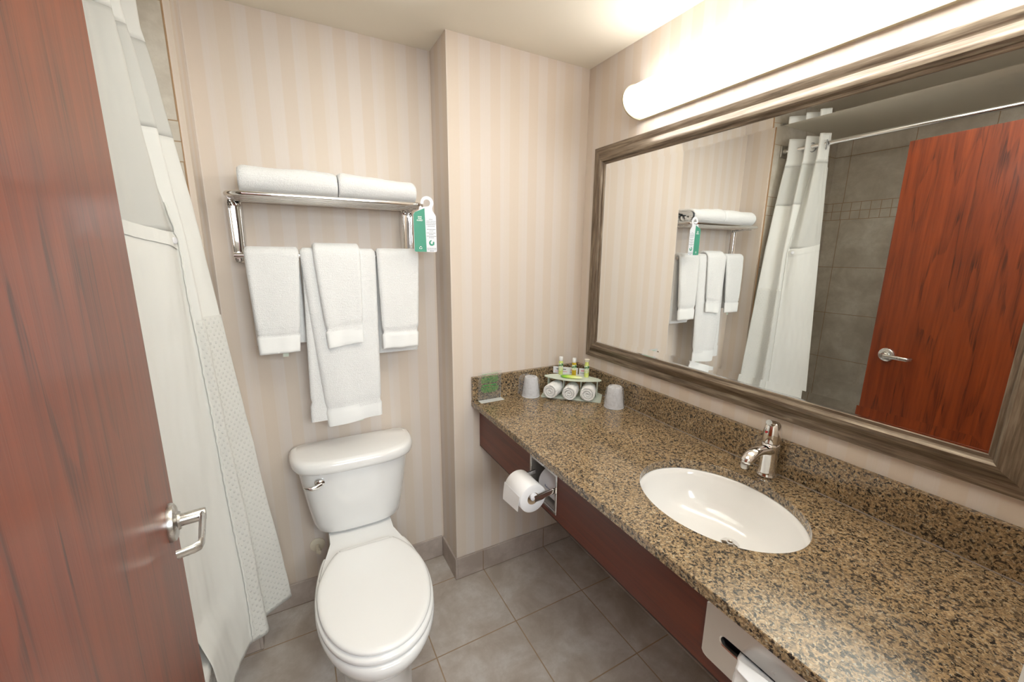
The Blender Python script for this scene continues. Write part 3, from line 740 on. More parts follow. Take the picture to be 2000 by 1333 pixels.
for i, s_ in enumerate(('SAVE', 'OUR', 'PLANET')): text(s_, .0064, (.4425, YC_-.0007, 1.627-.0062*i), WH_T, card, O_, bold=.0002)
# fine print lines of the white side
bm = B(); rr_ = random.Random(3)
for zl, hw in ((1.620, .008), (1.6135, .018), (1.6075, .0185), (1.6015, .0185), (1.5955, .015), (1.584, .0165), (1.5785, .0075), (1.571, .018), (1.566, .0095), (1.559, .018), (1.554, .0095), (1.515, .018), (1.5098, .0175), (1.505, .007)):
    x = .485-hw
    while x < .485+hw-.002:
        wl = min(rr_.uniform(.002, .006), .485+hw-x)
        box(bm, x, x+wl, YC_-.0003, YC_, zl-.0008, zl+.0008); x += wl+.0012
bmesh.ops.translate(bm, verts=bm.verts, vec=(-.463, -1.548, -1.50)); obj('fine_print', bm, GREY_T, card, smooth=False)
# globe with a leaf gap
pts = []
for a in range(20, 330, 15): pts.append((.485+.0105*math.cos(math.radians(a+70)), 1.5345+.0105*math.sin(math.radians(a+70))))
for a in range(330, 20, -20): pts.append((.4862+.0052*math.cos(math.radians(a+70)), 1.536+.0058*math.sin(math.radians(a+70))))
card_poly(pts, YC_-.0004, YC_, GREEN_C, 'globe_emblem', card)
card_poly([(.488, 1.526), (.4955, 1.5275), (.4935, 1.5345), (.490, 1.538), (.4885, 1.532)], YC_-.0005, YC_, GREEN_C, 'globe_leaf', card)
bm = B()
for k in range(3):
    a0 = math.radians(90+120*k)
    for s0, s1, rr0, rr1 in ((-.75, .45, .0032, .0056),):
        ring = [(math.cos(a0+s0+(s1-s0)*j/5), math.sin(a0+s0+(s1-s0)*j/5)) for j in range(6)]
        poly = [(c*rr0, s*rr0) for c, s in ring]+[(math.cos(a0+s1+.35)*.0044, math.sin(a0+s1+.35)*.0044)]+[(c*rr1, s*rr1) for c, s in reversed(ring)]
        loft(bm, [[Vector((.4425+x, YC_-.0008, 1.5165+z)) for x, z in poly], [Vector((.4425+x, YC_-.0004, 1.5165+z)) for x, z in poly]])
bmesh.ops.translate(bm, verts=bm.verts, vec=(-.463, -1.548, -1.50)); obj('recycling_symbol', bm, WH_T, card, smooth=False)

# ------------------------------------------------------------------ vanity: granite top
SX, SY, SA, SBx = .9374, .5900, .211, .1744
ST = .0255
ct = empty('granite_countertop', (XC, YB, ZC-ST)); tag(ct, 'brown speckled granite countertop running along the mirror wall', 'countertop')
bm = B(); NE = 96
xr_, y0c, y1c = XR-.0015, YF+.001, YB-.0015
def outer(z, ins):
    pts = []
    for i in range(NE):
        a = 2*PI*i/NE; dx, dy = math.cos(a), math.sin(a)
        xa, xb_, ya, yb2 = XC+ins, xr_, y0c, y1c
        t = min(((xb_-SX)/dx) if dx > 1e-6 else ((xa-SX)/dx if dx < -1e-6 else 1e9), ((yb2-SY)/dy) if dy > 1e-6 else ((ya-SY)/dy if dy < -1e-6 else 1e9))
        pts.append([SX+dx*t, SY+dy*t])
    for tx, ty in ((xr_, y1c), (XC+ins, y1c), (XC+ins, y0c), (xr_, y0c)):
        k = min(range(NE), key=lambda i: (pts[i][0]-tx)**2+(pts[i][1]-ty)**2); pts[k] = [tx, ty]
    return [Vector((p[0], p[1], z)) for p in pts]
def hole(z, g): return [Vector((SX+(SBx+g)*math.cos(2*PI*i/NE), SY+(SA+g)*math.sin(2*PI*i/NE), z)) for i in range(NE)]
secs = [hole(ZC-ST, 0), hole(ZC-.0015, 0), hole(ZC, .0012), outer(ZC, .0016), outer(ZC-.0016, 0), outer(ZC-ST+.0016, 0), outer(ZC-ST, .0016), hole(ZC-ST, 0)]
loft(bm, secs, True, False); bmesh.ops.remove_doubles(bm, verts=bm.verts, dist=1e-6)
bmesh.ops.translate(bm, verts=bm.verts, vec=(-XC, -YB, -(ZC-ST))); obj('slab', bm, GRAN, ct, angle=28)
bm = B(); box(bm, XR-.0195, XR-.001, YF+.001, YB-.002, ZC+.0002, ZS, .0015); bmesh.ops.translate(bm, verts=bm.verts, vec=(-XC, -YB, -(ZC-ST))); bs = obj('backsplash', bm, GRAN, ct, smooth=False)
bm = B(); box(bm, XC+.001, XR-.0197, YB-.0195, YB-.001, ZC+.0002, ZS, .0015); bmesh.ops.translate(bm, verts=bm.verts, vec=(-XC, -YB, -(ZC-ST))); obj('side_splash', bm, GRAN, ct, smooth=False)
bm = B(); box(bm, XR-.0215, XR-.0190, YF+.001, YB-.021, ZC+.0002, ZC+.0022); bmesh.ops.translate(bm, verts=bm.verts, vec=(-XC, -YB, -(ZC-ST))); obj('caulk_line', bm, simple('grey_caulk', lin(150, 140, 135), .4), ct, smooth=False)

# wood apron under the counter with openings for the paper recess and the tissue plate
AX0, AX1, AZ0, AZ1 = .6890, .7070, .6540, ZC-ST
RC = (.9565, 1.1225, .6720, .8140)       # paper recess y0 y1 z0 z1
DP = (.235, .4250, .6840, .8160)         # dispenser plate
ap = empty('wooden_apron', (AX0, YB, AZ0)); tag(ap, 'dark cherry wood apron panel under the granite counter edge', 'panel')
bm = B(); g_ = .004
def holes_panel(bm, ys, holes):
    # ys ordered strips: build boxes around the holes
    y = YF+.002
    for (a, b, c, d) in sorted(holes):
        box(bm, AX0, AX1, y, a, AZ0, AZ1); box(bm, AX0, AX1, a, b, AZ0, c); box(bm, AX0, AX1, a, b, d, AZ1); y = b
    box(bm, AX0, AX1, y, YB-.002, AZ0, AZ1)
holes_panel(bm, None, [(RC[0]+.008, RC[1]-.008, RC[2]+.008, RC[3]-.008), (DP[0]+.02, DP[1]-.02, DP[2]+.02, DP[3]-.02)])
bmesh.ops.remove_doubles(bm, verts=bm.verts, dist=1e-5)
bmesh.ops.translate(bm, verts=bm.verts, vec=(-AX0, -YB, -AZ0)); obj('apron_panel', bm, APRM, ap, smooth=False)
bm = B(); box(bm, AX0, AX1+.03, YF+.002, YB-.002, AZ0-.004, AZ0-.0005); bmesh.ops.translate(bm, verts=bm.verts, vec=(-AX0, -YB, -AZ0)); obj('edge_strip', bm, simple('dark_edge', lin(40, 26, 18), .5), ap, smooth=False)

# toilet paper recess
tph = empty('toilet_paper_holder', (AX0, RC[0], RC[2])); tag(tph, 'recessed chrome toilet paper holder set in the wooden apron', 'toilet paper holder')
def tpp(bm): bmesh.ops.translate(bm, verts=bm.verts, vec=(-AX0, -RC[0], -RC[2])); return bm
bm = B(); y0, y1, z0, z1 = RC; f = .009
for a in ((y0, y1, z0, z0+f), (y0, y1, z1-f, z1), (y0, y0+f, z0+f, z1-f), (y1-f, y1, z0+f, z1-f)): box(bm, AX0-.004, AX0-.0003, *a, .001)
obj('face_frame', tpp(bm), CHROME, tph, smooth=False)
bm = B(); dq = .095; w_ = .0012; y0, y1, z0, z1 = y0+f, y1-f, z0+f, z1-f
box(bm, AX0-.0002, AX0+dq, y0, y0+w_, z0, z1); box(bm, AX0-.0002, AX0+dq, y1-w_, y1, z0, z1); box(bm, AX0-.0002, AX0+dq, y0, y1, z0, z0+w_); box(bm, AX0-.0002, AX0+dq, y0, y1, z1-w_, z1); box(bm, AX0+dq-w_, AX0+dq, y0, y1, z0, z1)
obj('recess_box', tpp(bm), STEEL, tph, smooth=False)
RCX, RCZ = .6165, .7455
for yy in (.9725, 1.1025):
    bm = B(); pts = [(AX0+.006, yy, .752), (AX0-.03, yy, .749), (RCX+.02, yy, RCZ), (RCX-.004, yy, RCZ-.002)]
    tube(bm, pts, [.010, .011, .012, .011], 14, ry=.0035); obj('arm', tpp(bm), CHROME, tph)
bm = B(); tube(bm, [(RCX, .9745, RCZ), (RCX, .978, RCZ), (RCX, .9795, RCZ), (RCX, 1.097, RCZ), (RCX, 1.1005, RCZ)], [.007, .007, .0125, .0125, .007], 20); obj('roller', tpp(bm), simple('white_roller', lin(232, 232, 236), .3), tph)
PAPER = N('tissue_paper'); PAPER.bump(PAPER.noise(PAPER.pos(), 500, 2), .2, .0006); PAPER = PAPER.p(col=lin(240, 238, 238), rough=.9)
ro_ = empty('toilet_paper_roll', (RCX, 1.038, RCZ-.008)); tag(ro_, 'white toilet paper roll hanging on the chrome roller under the counter', 'toilet paper')
bm = B(); R1, R0, hl = .0475, .0205, .052
secs = []
for r, h in ((R0, -hl), (R1-.001, -hl), (R1, -hl+.001), (R1, hl-.001), (R1-.001, hl), (R0, hl), (R0, -hl)):
    secs.append([Vector((math.cos(2*PI*j/48)*r, h, math.sin(2*PI*j/48)*r)) for j in range(48)])
loft(bm, secs, True, False); bmesh.ops.remove_doubles(bm, verts=bm.verts, dist=1e-6); obj('paper_winding', bm, PAPER, ro_, angle=50)
bm = B(); secs = []
for i in range(14):
    t = i/13; a = PI*.80+t*.55
    r = R1+.0008+.014*t*t; x, z = math.cos(a)*r, math.sin(a)*r
    x = -R1-.001-.010*t+.004*t*t; z = .018-.052*t
    secs.append([Vector((x-.0003, -hl+.001, z+.003*t)), Vector((x-.0003, hl-.001, z-.010*t)), Vector((x+.0004, hl-.001, z-.010*t)), Vector((x+.0004, -hl+.001, z+.003*t))])
loft(bm, secs); obj('loose_sheet', bm, PAPER, ro_, angle=80)
bm = B(); tube(bm, [(0, -hl+.0005, 0), (0, hl-.0005, 0)], R0, 30, cap=False); o = obj('cardboard_core', bm, simple('cardboard', lin(176, 150, 120), .8), ro_); sm = o.modifiers.new('s', 'SOLIDIFY'); sm.thickness = .0009; sm.offset = -1
# spare wrapped roll in the recess
sp = empty('spare_toilet_roll', (.7385, 1.026, .6835)); tag(sp, 'spare paper-wrapped toilet roll lying inside the chrome recess', 'toilet paper')
bm = B(); secs = []
for h, r in ((-.052, .012), (-.0515, .03), (-.050, .043), (-.047, .0465), (-.02, .047), (.02, .047), (.047, .0465), (.050, .043), (.0515, .03), (.052, .012)):
    secs.append([Vector((math.cos(2*PI*j/48)*r, h, .047+math.sin(2*PI*j/48)*r+.0006*noise.noise(Vector((j*.6, h*90, 0))))) for j in range(48)])
loft(bm, secs); obj('paper_wrapper', bm, simple('wrapper_paper', lin(232, 230, 234), .55), sp)
BLUE = simple('print_blue', lin(62, 84, 140), .5)
o = text('Renown', .0125, (0, 0, 0), BLUE, sp, name='printed_name', ext=.0001); o.rotation_euler = (PI/2, 0, -PI/2); o.location = (-.0468, -.012, .054)

# tissue dispenser plate
td = empty('tissue_dispenser', (AX0, DP[0], DP[2])); tag(td, 'brushed steel tissue dispenser plate with a dark slot in the apron', 'tissue dispenser')
PY, PZ = (DP[0]+DP[1])/2, (DP[2]+DP[3])/2
bm = B(); NE2 = 64
def slot_ring(x, hy_, hz_):       # stadium ring
    out = []
    for i in range(NE2):
        a = 2*PI*i/NE2; c, s = math.cos(a), math.sin(a)
        out.append(Vector((x, PY+ (hy_-hz_)*math.copysign(1, c)*min(1, abs(c)*3)+hz_*c, PZ+.003+hz_*s)))
    return out
def rect_ring(x, ins=0):
    rr_ = rrect(DP[0]+ins, DP[1]-ins, DP[2]+ins, DP[3]-ins, .006, 3); out = []
    for i in range(NE2):
        a = 2*PI*i/NE2; c, s = math.cos(a), math.sin(a); hy2, hz2 = (DP[1]-DP[0])/2-ins, (DP[3]-DP[2])/2-ins
        cc = min(1, abs(c)*1.35)*math.copysign(1, c); ss = min(1, abs(s)*1.35)*math.copysign(1, s)
        out.append(Vector((x, PY+hy2*cc, PZ+hz2*ss)))
    return out
loft(bm, [rect_ring(AX0-.0005), rect_ring(AX0-.0025), rect_ring(AX0-.0045, .002), slot_ring(AX0-.0045, .060, .0125), slot_ring(AX0-.003, .0575, .0105), slot_ring(AX0+.004, .0565, .0095)], True, False)
bmesh.ops.translate(bm, verts=bm.verts, vec=(-AX0, -DP[0], -DP[2])); obj('face_plate', bm, simple('pale_satin_steel', (.74, .71, .68, 1), .26, 1), td, angle=30)
bm = B(); box(bm, AX0+.012, AX0+.075, DP[0]+.022, DP[1]-.022, DP[2]+.022, DP[3]-.022)
bmesh.ops.translate(bm, verts=bm.verts, vec=(-AX0, -DP[0], -DP[2])); obj('dispenser_box', bm, simple('dark_inside', lin(28, 26, 30), .4), td, smooth=False)
tis = B(); ly = PY
def sheet(bm, rowsP, th=.0006):
    rows = [[bm.verts.new(p) for p in r] for r in rowsP]
    for a, b in zip(rows, rows[1:]):
        for j in range(len(a)-1): bm.faces.new((a[j], a[j+1], b[j+1], b[j]))
rowsP = []
for i in range(18):
    t = i/17; r = []
    for j in range(17):
        u = j/16; yl = .3515-.016*t; yr = .262-.010*t
        r.append(Vector((AX0+.004-.016*min(1, t*3)-.024*t-.004*math.sin(u*6+t*2)*t, yl+(yr-yl)*u, PZ+.0035-.105*t-.004*math.sin(u*3.1)*t)))
    rowsP.append(r)
sheet(tis, rowsP); rowsP = []
for i in range(18):
    t = i/17; r = []
    for j in range(17):
        u = j/16; yl = .3515-.020*math.sin(t*1.3); yr = .262-.022*t
        up = .026*math.sin(min(1, t*1.5)*PI/2)-.06*max(0, t-.55)*(.25+u)
        r.append(Vector((AX0+.004-.014*min(1, t*3)-.034*t-.003*math.sin(u*5)*t, yl+(yr-yl)*u, PZ+.0045+up*(.55+.45*math.sin(PI*min(1, u*1.4)*.5)))))
    rowsP.append(r)
sheet(tis, rowsP); bmesh.ops.remove_doubles(tis, verts=tis.verts, dist=.0012)
o = obj('facial_tissue', tis, PAPER); s = o.modifiers.new('s', 'SOLIDIFY'); s.thickness = .0006
tag(o, 'white facial tissue pulled half out of the steel dispenser slot', 'tissue')

# ------------------------------------------------------------------ sink
bm = B(); secs = []
for k, dz in ((1.06, ZC-ST-.012), (1.06, ZC-ST-.0006), (1.02, ZC-ST-.0006), (.99, ZC-ST-.004), (.965, ZC-ST-.02), (.93, ZC-ST-.05), (.87, ZC-ST-.08), (.77, ZC-ST-.105), (.62, ZC-ST-.118), (.42, ZC-ST-.125), (.22, ZC-ST-.129), (.10, ZC-ST-.130)):
    cx_ = SX+.02*max(0, 1-k)/.9
    secs.append([Vector((cx_+SBx*k*math.cos(2*PI*i/NE), SY-.018*(1-k)+SA*k*math.sin(2*PI*i/NE), dz)) for i in range(NE)])
outer_b = [[Vector((SX+(p.x-SX)*1.03, SY+(p.y-SY)*1.03, p.z-.012)) for p in s] for s in reversed(secs[2:])]
bm.faces.new(loft(bm, secs, True, False)[-1])
loft(bm, [[Vector(p) for p in s] for s in outer_b], True, False)
bmesh.ops.translate(bm, verts=bm.verts, vec=(-SX, -SY, -(ZC-ST)))
sk = empty('sink', (SX, SY, ZC-ST)); tag(sk, 'oval white undermount sink set into the granite counter', 'sink'); obj('basin', bm, PORC, sk, angle=50)
dx_, dy_, dz_ = .9790-SX, .5640-SY, -.121
bm = B(); lathe(bm, [(0, -.002), (.026, -.002), (.0265, .001), (.024, .003), (.0225, .002), (0, .002)], (dx_, dy_, dz_-.006), 32); dr = obj('drain_flange', bm, CHROME, sk)
bm = B(); lathe(bm, [(0, .003), (.008, .003), (.008, .009), (.0225, .012), (.0235, .0155), (.021, .0185), (.009, .0205), (.007, .0185), (0, .018)], (dx_, dy_, dz_-.004), 32); obj('drain_stopper', bm, CHROME, dr)

# ------------------------------------------------------------------ faucet (spout toward -x)
fa = empty('faucet', (1.1725, .5975, ZC), 0); tag(fa, 'chrome single lever faucet standing behind the oval sink', 'faucet')
bm = B(); lathe(bm, [(0, 0), (.0275, 0), (.0275, .004), (.0245, .008), (.0225, .03), (.022, .06), (.0225, .08), (.024, .096), (.024, .104), (0, .104)], (0, 0, 0), 40)
tube(bm, [(.004, 0, .080), (-.02, 0, .083), (-.045, 0, .088), (-.07, 0, .090), (-.092, 0, .085), (-.108, 0, .074), (-.117, 0, .062)], [.020, .015, .012, .0125, .0135, .0135, .011], 20, ry=[.021, .020, .018, .018, .018, .0165, .0125], updir=(0, 0, 1))
obj('faucet_body', bm, CHROME, fa, sub=1)
bm = B(); lathe(bm, [(0, .052), (.009, .052), (.0105, .058), (.0105, .066), (0, .066)], (-.1155, 0, 0), 20); obj('aerator', bm, STEEL, fa)
bm = B(); lathe(bm, [(0, .105), (.0238, .105), (.0242, .112), (.0238, .128), (.0225, .142), (.0195, .155), (.014, .163), (.006, .166), (0, .1665)], (0, 0, 0), 40)
tube(bm, [(-.004, 0, .157), (-.016, 0, .163), (-.026, 0, .168)], [.010, .0095, .0075], 16, ry=[.012, .0105, .0085])
fhn = obj('faucet_handle', bm, CHROME, fa)
bm = B(); lathe(bm, [(0, -.0254), (.003, -.0252), (.0032, -.0235), (0, -.0235)], (0, .0045, .137), 14, 'X'); obj('hot_dot', bm, simple('red_dot', lin(190, 20, 30), .3), fhn)
bm = B(); tube(bm, [(.031, 0, .0), (.031, 0, .055)], .0022, 10); lathe(bm, [(0, .054), (.004, .054), (.0045, .060), (0, .064)], (.031, 0, 0), 14); obj('lift_rod', bm, CHROME, fa)

# ------------------------------------------------------------------ mirror
Y1o, Z0o, Z1o = 1.489, 1.0354, 1.941; FWd = .073; Y0o = .2058-FWd+.002
mr = empty('wall_mirror', (XR, (Y0o+Y1o)/2, Z0o)); tag(mr, 'wide rectangular mirror in a grey-brown wooden frame above the counter', 'mirror')
MO = Vector((XR, (Y0o+Y1o)/2, Z0o))
prof = [(0, .001), (0, .014), (.002, .0158), (.012, .0165), (.019, .0145), (.026, .0145), (.033, .019), (.041, .026), (.049, .0295), (.056, .0295), (.061, .026), (.0635, .021), (.064, .0185), (.071, .0175), (.073, .0155), (.073, .0105)]
def member(a, b, sa, sb):
    # a,b outer corners (y,z); sa,sb inward diagonal directions
    secs = []
    for t in [i/1 for i in (0, 1)]:
        c, s_ = (a, sa) if t == 0 else (b, sb)
        secs.append([Vector((XR-h, c[0]+s_[0]*wd, c[1]+s_[1]*wd))-MO for wd, h in prof])
    bm = B(); loft(bm, secs, True, True); return bm
cn = {'bl': ((Y0o, Z0o), (1, 1)), 'br': ((Y1o, Z0o), (-1, 1)), 'tl': ((Y0o, Z1o), (1, -1)), 'tr': ((Y1o, Z1o), (-1, -1))}
for a, b, mt in (('bl', 'br', FRH), ('tl', 'tr', FRH), ('bl', 'tl', FRV), ('br', 'tr', FRV)):
    obj('frame_rail', member(cn[a][0], cn[b][0], cn[a][1], cn[b][1]), mt, mr, angle=28)
bm = B(); gi = FWd-.004; bw = .031
def grect(x, ins): return [Vector((x, Y0o+ins, Z0o+ins))-MO, Vector((x, Y1o-ins, Z0o+ins))-MO, Vector((x, Y1o-ins, Z1o-ins))-MO, Vector((x, Y0o+ins, Z1o-ins))-MO]
xg = XR-.0120
loft(bm, [grect(xg+.008, gi), grect(xg-bw*math.tan(math.radians(2.3)), gi), grect(xg, gi+bw)], True, True)
obj('mirror_glass', bm, MIRR, mr, smooth=False)
bm = B()
for (ya, yb3, za, zb3) in ((Y0o+gi+.0015, Y1o-gi-.0015, Z0o+FWd-.001, Z0o+FWd+.0035),):
    box(bm, XR-.0150, XR-.0132, ya, yb3, za, zb3)
bmesh.ops.translate(bm, verts=bm.verts, vec=-MO); obj('silver_edge', bm, CHROME, mr, smooth=False)

# ------------------------------------------------------------------ wall light
lf = empty('vanity_light', (XR, .66, 2.05)); tag(lf, 'long glowing white vanity light bar mounted above the mirror', 'wall light')
LY0, LY1, LZ, LD, LH = .03, 1.247, 2.051, .094, .056
em = N('lit_diffuser'); em.p(col=(.9, .9, .88, 1), rough=.4, emis=(1.0, .988, .966, 1), estr=LAMP); EM = em.m
def dprof(k, x0=0):
    return [Vector((-x0-(LD*k)*math.sin(PI*i/20)**.75 if 0 < i < 20 else -x0, 0, -LH*k*math.cos(PI*i/20))) for i in range(21)]
LO = Vector((XR, .66, 2.05))
bm = B(); secs = [[p+Vector((XR, y, LZ))-LO for p in dprof(k, .014)] for y, k in ((LY0+.008, .93), (LY1-.008, .93))]
loft(bm, secs); obj('light_diffuser', bm, EM, lf, angle=60)
PMET = simple('champagne_metal', lin(205, 196, 170), .3, .5)
for y in (LY0, LY1):
    bm = B(); s_ = 1 if y == LY0 else -1
    loft(bm, [[p+Vector((XR-.001, y+dy2, LZ))-LO for p in dprof(k, 0)] for dy2, k in ((0, .97), (s_*.002, 1.06), (s_*.010, 1.08), (s_*.012, 1.02))]); obj('end_cap', bm, PMET, lf, angle=50)
bm = B(); 
for zc in (-1, 1):
    for xo, hh_ in ((.002, .0045), (.009, .003)):
        box(bm, XR-.016+xo-.002, XR-.001, LY0+.004, LY1-.004, LZ+zc*(LH+.001)-hh_ if zc > 0 else LZ-LH-.003-hh_+.003, LZ+LH+.001+hh_ if zc > 0 else LZ-LH+.001+hh_*.3, .001)
bmesh.ops.translate(bm, verts=bm.verts, vec=-LO); obj('back_plate', bm, PMET, lf, smooth=False)

# ------------------------------------------------------------------ amenities on the counter
ACR = N('frosted_green_acrylic'); ACR.p(col=lin(232, 240, 226), rough=.35, trans=.2, ior=1.3); ACR.bump(ACR.noise(ACR.pos(), 800, 2), .1, .0004); ACR = ACR.m
def m_clear():
    q = N('clear_acrylic'); q.p(col=(.85, .87, .87, 1), rough=.05)
    tp = q.new('ShaderNodeBsdfTransparent'); mx = q.new('ShaderNodeMixShader'); lw = q.new('ShaderNodeLayerWeight'); lw.inputs[0].default_value = .3
    L = q.t.links.new; q.set(mx.inputs[0], q.math('MULTIPLY_ADD', lw.outputs['Fresnel'], .8, .03, clamp=True)); L(tp.outputs[0], mx.inputs[1]); L(q.b.outputs[0], mx.inputs[2]); L(mx.outputs[0], q.out.inputs[0]); return q.m
CLR = m_clear()
def m_film():
    q = N('crinkled_film'); q.bump(q.noise(q.pos(), 70, 4, .6, 1.5), .9, .006); q.p(col=(.93, .93, .95, 1), rough=.16)
    tp = q.new('ShaderNodeBsdfTransparent'); mx = q.new('ShaderNodeMixShader'); lw = q.new('ShaderNodeLayerWeight'); lw.inputs[0].default_value = .35
    L = q.t.links.new; q.set(mx.inputs[0], q.math('MULTIPLY_ADD', q.math('ADD', lw.outputs['Facing'], q.math('MULTIPLY', q.ramp(q.noise(q.pos(), 60, 3, .6, 1.2), [(.5, (0,0,0)), (.62, (1,1,1))]), .18)), .45, .0, clamp=True)); L(tp.outputs[0], mx.inputs[1]); L(q.b.outputs[0], mx.inputs[2]); L(mx.outputs[0], q.out.inputs[0]); return q.m
FILM = m_film()
def m_cup():
    q = N('translucent_cup'); q.p(col=lin(244, 245, 248), rough=.25)
    tr = q.new('ShaderNodeBsdfTranslucent'); tr.inputs[0].default_value = (.97, .97, 1, 1); tp = q.new('ShaderNodeBsdfTransparent')
    m1 = q.new('ShaderNodeMixShader'); m1.inputs[0].default_value = .4; m2 = q.new('ShaderNodeMixShader'); m2.inputs[0].default_value = .22
    L = q.t.links.new; L(q.b.outputs[0], m1.inputs[1]); L(tr.outputs[0], m1.inputs[2]); L(m1.outputs[0], m2.inputs[1]); L(tp.outputs[0], m2.inputs[2]); L(m2.outputs[0], q.out.inputs[0]); return q.m
CUPM = m_cup()
def cup(x, y, label, seed, side):
    c = empty('plastic_cup', (x, y, ZC)); tag(c, label, 'cup', 'wrapped plastic cups beside the amenity tray')
    bm = B(); pr = [(.0400, .0), (.0415, .0006), (.0415, .003), (.0395, .0045)]
    for i in range(1, 15):
        z = .0045+i*.0058; pr.append((.0392-.0108*i/14+(.0006 if i % 2 and i > 6 else 0), z))
    pr += [(.027, .0895), (.0, .0895)]
    lathe(bm, pr, (0, 0, 0), 40, cap=False); o = obj('cup_wall', bm, CUPM, c); s = o.modifiers.new('s', 'SOLIDIFY'); s.thickness = .0007
    bm = B(); secs = []; nn = 48
    for i in range(16):
        t = i/15; z = .006+.089*t; rb = .0420-.0075*t if t < .85 else .0345-.034*((t-.85)/.15)**2
        ring = []
        for j in range(nn):
            a = 2*PI*j/nn
            r = rb+.0035*noise.noise(Vector((math.cos(a)*2.2, math.sin(a)*2.2, t*5+seed)))+.002*noise.noise(Vector((math.cos(a)*7, math.sin(a)*7, t*11+seed)))
            lob = max(0, math.cos(a-side))**14
            r += lob*(.017 if side else .006)*(.3+.7*t if seed == 2 else 1-.5*t)
            r += max(0, math.cos(a-side))**20*.008*t
            ring.append(Vector((math.cos(a)*r, math.sin(a)*r, z+(.008*lob if t > .8 else 0))))
        secs.append(ring)
    loft(bm, secs, True, False); obj('plastic_wrapper', bm, FILM, c, angle=80); return c
cup(.9130, 1.500, 'film-wrapped upside-down plastic cup between acrylic sign and amenity tray', 1, 2.5)
cup(1.1545, 1.222, 'film-wrapped upside-down plastic cup right of the amenity tray', 2, 3.5)

# tray: local x along the front edge, local y toward the corner
A_, B_2 = Vector((.9427, 1.4624, 0)), Vector((1.1313, 1.2789, 0))
tang = math.atan2((B_2-A_).y, (B_2-A_).x); TW = (B_2-A_).length
tr_ = empty('amenity_tray', (A_.x, A_.y, ZC), tang); tag(tr_, 'two-tier frosted green acrylic amenity tray in the counter corner', 'tray')
bm = B(); prism(bm, rrect(0, TW, 0, .150, .004), .0006, .0052); obj('tray_base', bm, ACR, tr_, smooth=False)
SHZ = .083; poly = []
for i in range(25):
    t = i/24; poly.append((.012+(TW-.024)*t, .040-.030*math.sin(PI*t)))
poly += [(TW-.004, .052), (TW-.006, .060), (TW-.03, .082), (TW*.75, .100)] 
for i in range(9):
    t = i/8; poly.append((TW*.72-(TW*.44)*t, .112+.006*math.sin(PI*t)))
poly += [(TW*.25, .100), (.03, .082), (.006, .060), (.004, .052)]
bm = B(); prism(bm, poly, SHZ, SHZ+.004); obj('tray_shelf', bm, ACR, tr_, smooth=False)
for px, py in ((.022, .050), (TW*.36, .040), (TW*.65, .040), (TW-.022, .050)):
    bm = B(); box(bm, px-.0015, px+.0015, py, py+.045, .0052, SHZ, .0005); obj('divider', bm, ACR, tr_, smooth=False)
def W_(x, y, z=0):   # tray local -> world
    return Matrix.Translation((A_.x, A_.y, ZC)) @ Matrix.Rotation(tang, 4, 'Z') @ Vector((x, y, z))
# rolled washcloths
def washroll(x, yfront, rz, r, L, label, seed, tip):
    o = empty('rolled_washcloth', W_(x, yfront, .0054), tang+rz); tag(o, label, 'towel', 'rolled washcloths on the amenity tray')
    bm = B(); nn = 40; secs = []
    prof_ = [(0, .90), (.004, .985), (.012, 1.0), (.04, 1.0), (L*.7, .98), (L-.008, .95), (L-.001, .80)]
    for h, k in prof_:
        secs.append([Vector((math.cos(2*PI*j/nn)*r*k*1.04, h, r+math.sin(2*PI*j/nn)*r*k*(.97))) + Vector((1, 0, 1))*(.0012*noise.noise(Vector((j*.3, h*40, seed)))) for j in range(nn)])
    # spiral on the front face
    face = []
    def disc(sec, rad, dy): return [Vector((math.cos(2*PI*j/nn)*r*rad*1.04, dy, r+math.sin(2*PI*j/nn)*r*rad*.97)) for j in range(nn)]
    secs = [disc(0, .06, .005), disc(0, .12, .001), disc(0, .2, .0035), disc(0, .3, 0), disc(0, .4, .003), disc(0, .52, -.0005), disc(0, .6, .0028), disc(0, .72, -.0005), disc(0, .78, .0022)]+secs
    loft(bm, secs); obj('cloth_roll', bm, TERRY, o, angle=80)
    bm = B(); path = [Vector((math.cos(a)*r*(1.0-.0)*(a_/1.0), -.001, r+math.sin(a)*r*(a_))) for a, a_ in [(i*.42+tip, .12+.88*i/40) for i in range(41)]]
    tube(bm, path, [.0022+.0008*math.sin(i) for i in range(41)], 6, ry=.0030, updir=(0, 1, 0)); obj('spiral_edge', bm, TERRY, o)
    return o
washroll(.0440, -.022, -.22, .0315, .10, 'leftmost of the three rolled washcloths on the green tray', 1, 3.6)
washroll(.1280, -.022, -.06, .0300, .10, 'middle rolled washcloth on the green tray', 2, 3.9)
washroll(.2060, -.012, .0, .0310, .10, 'rightmost of the three rolled washcloths on the green tray', 3, 4.2)
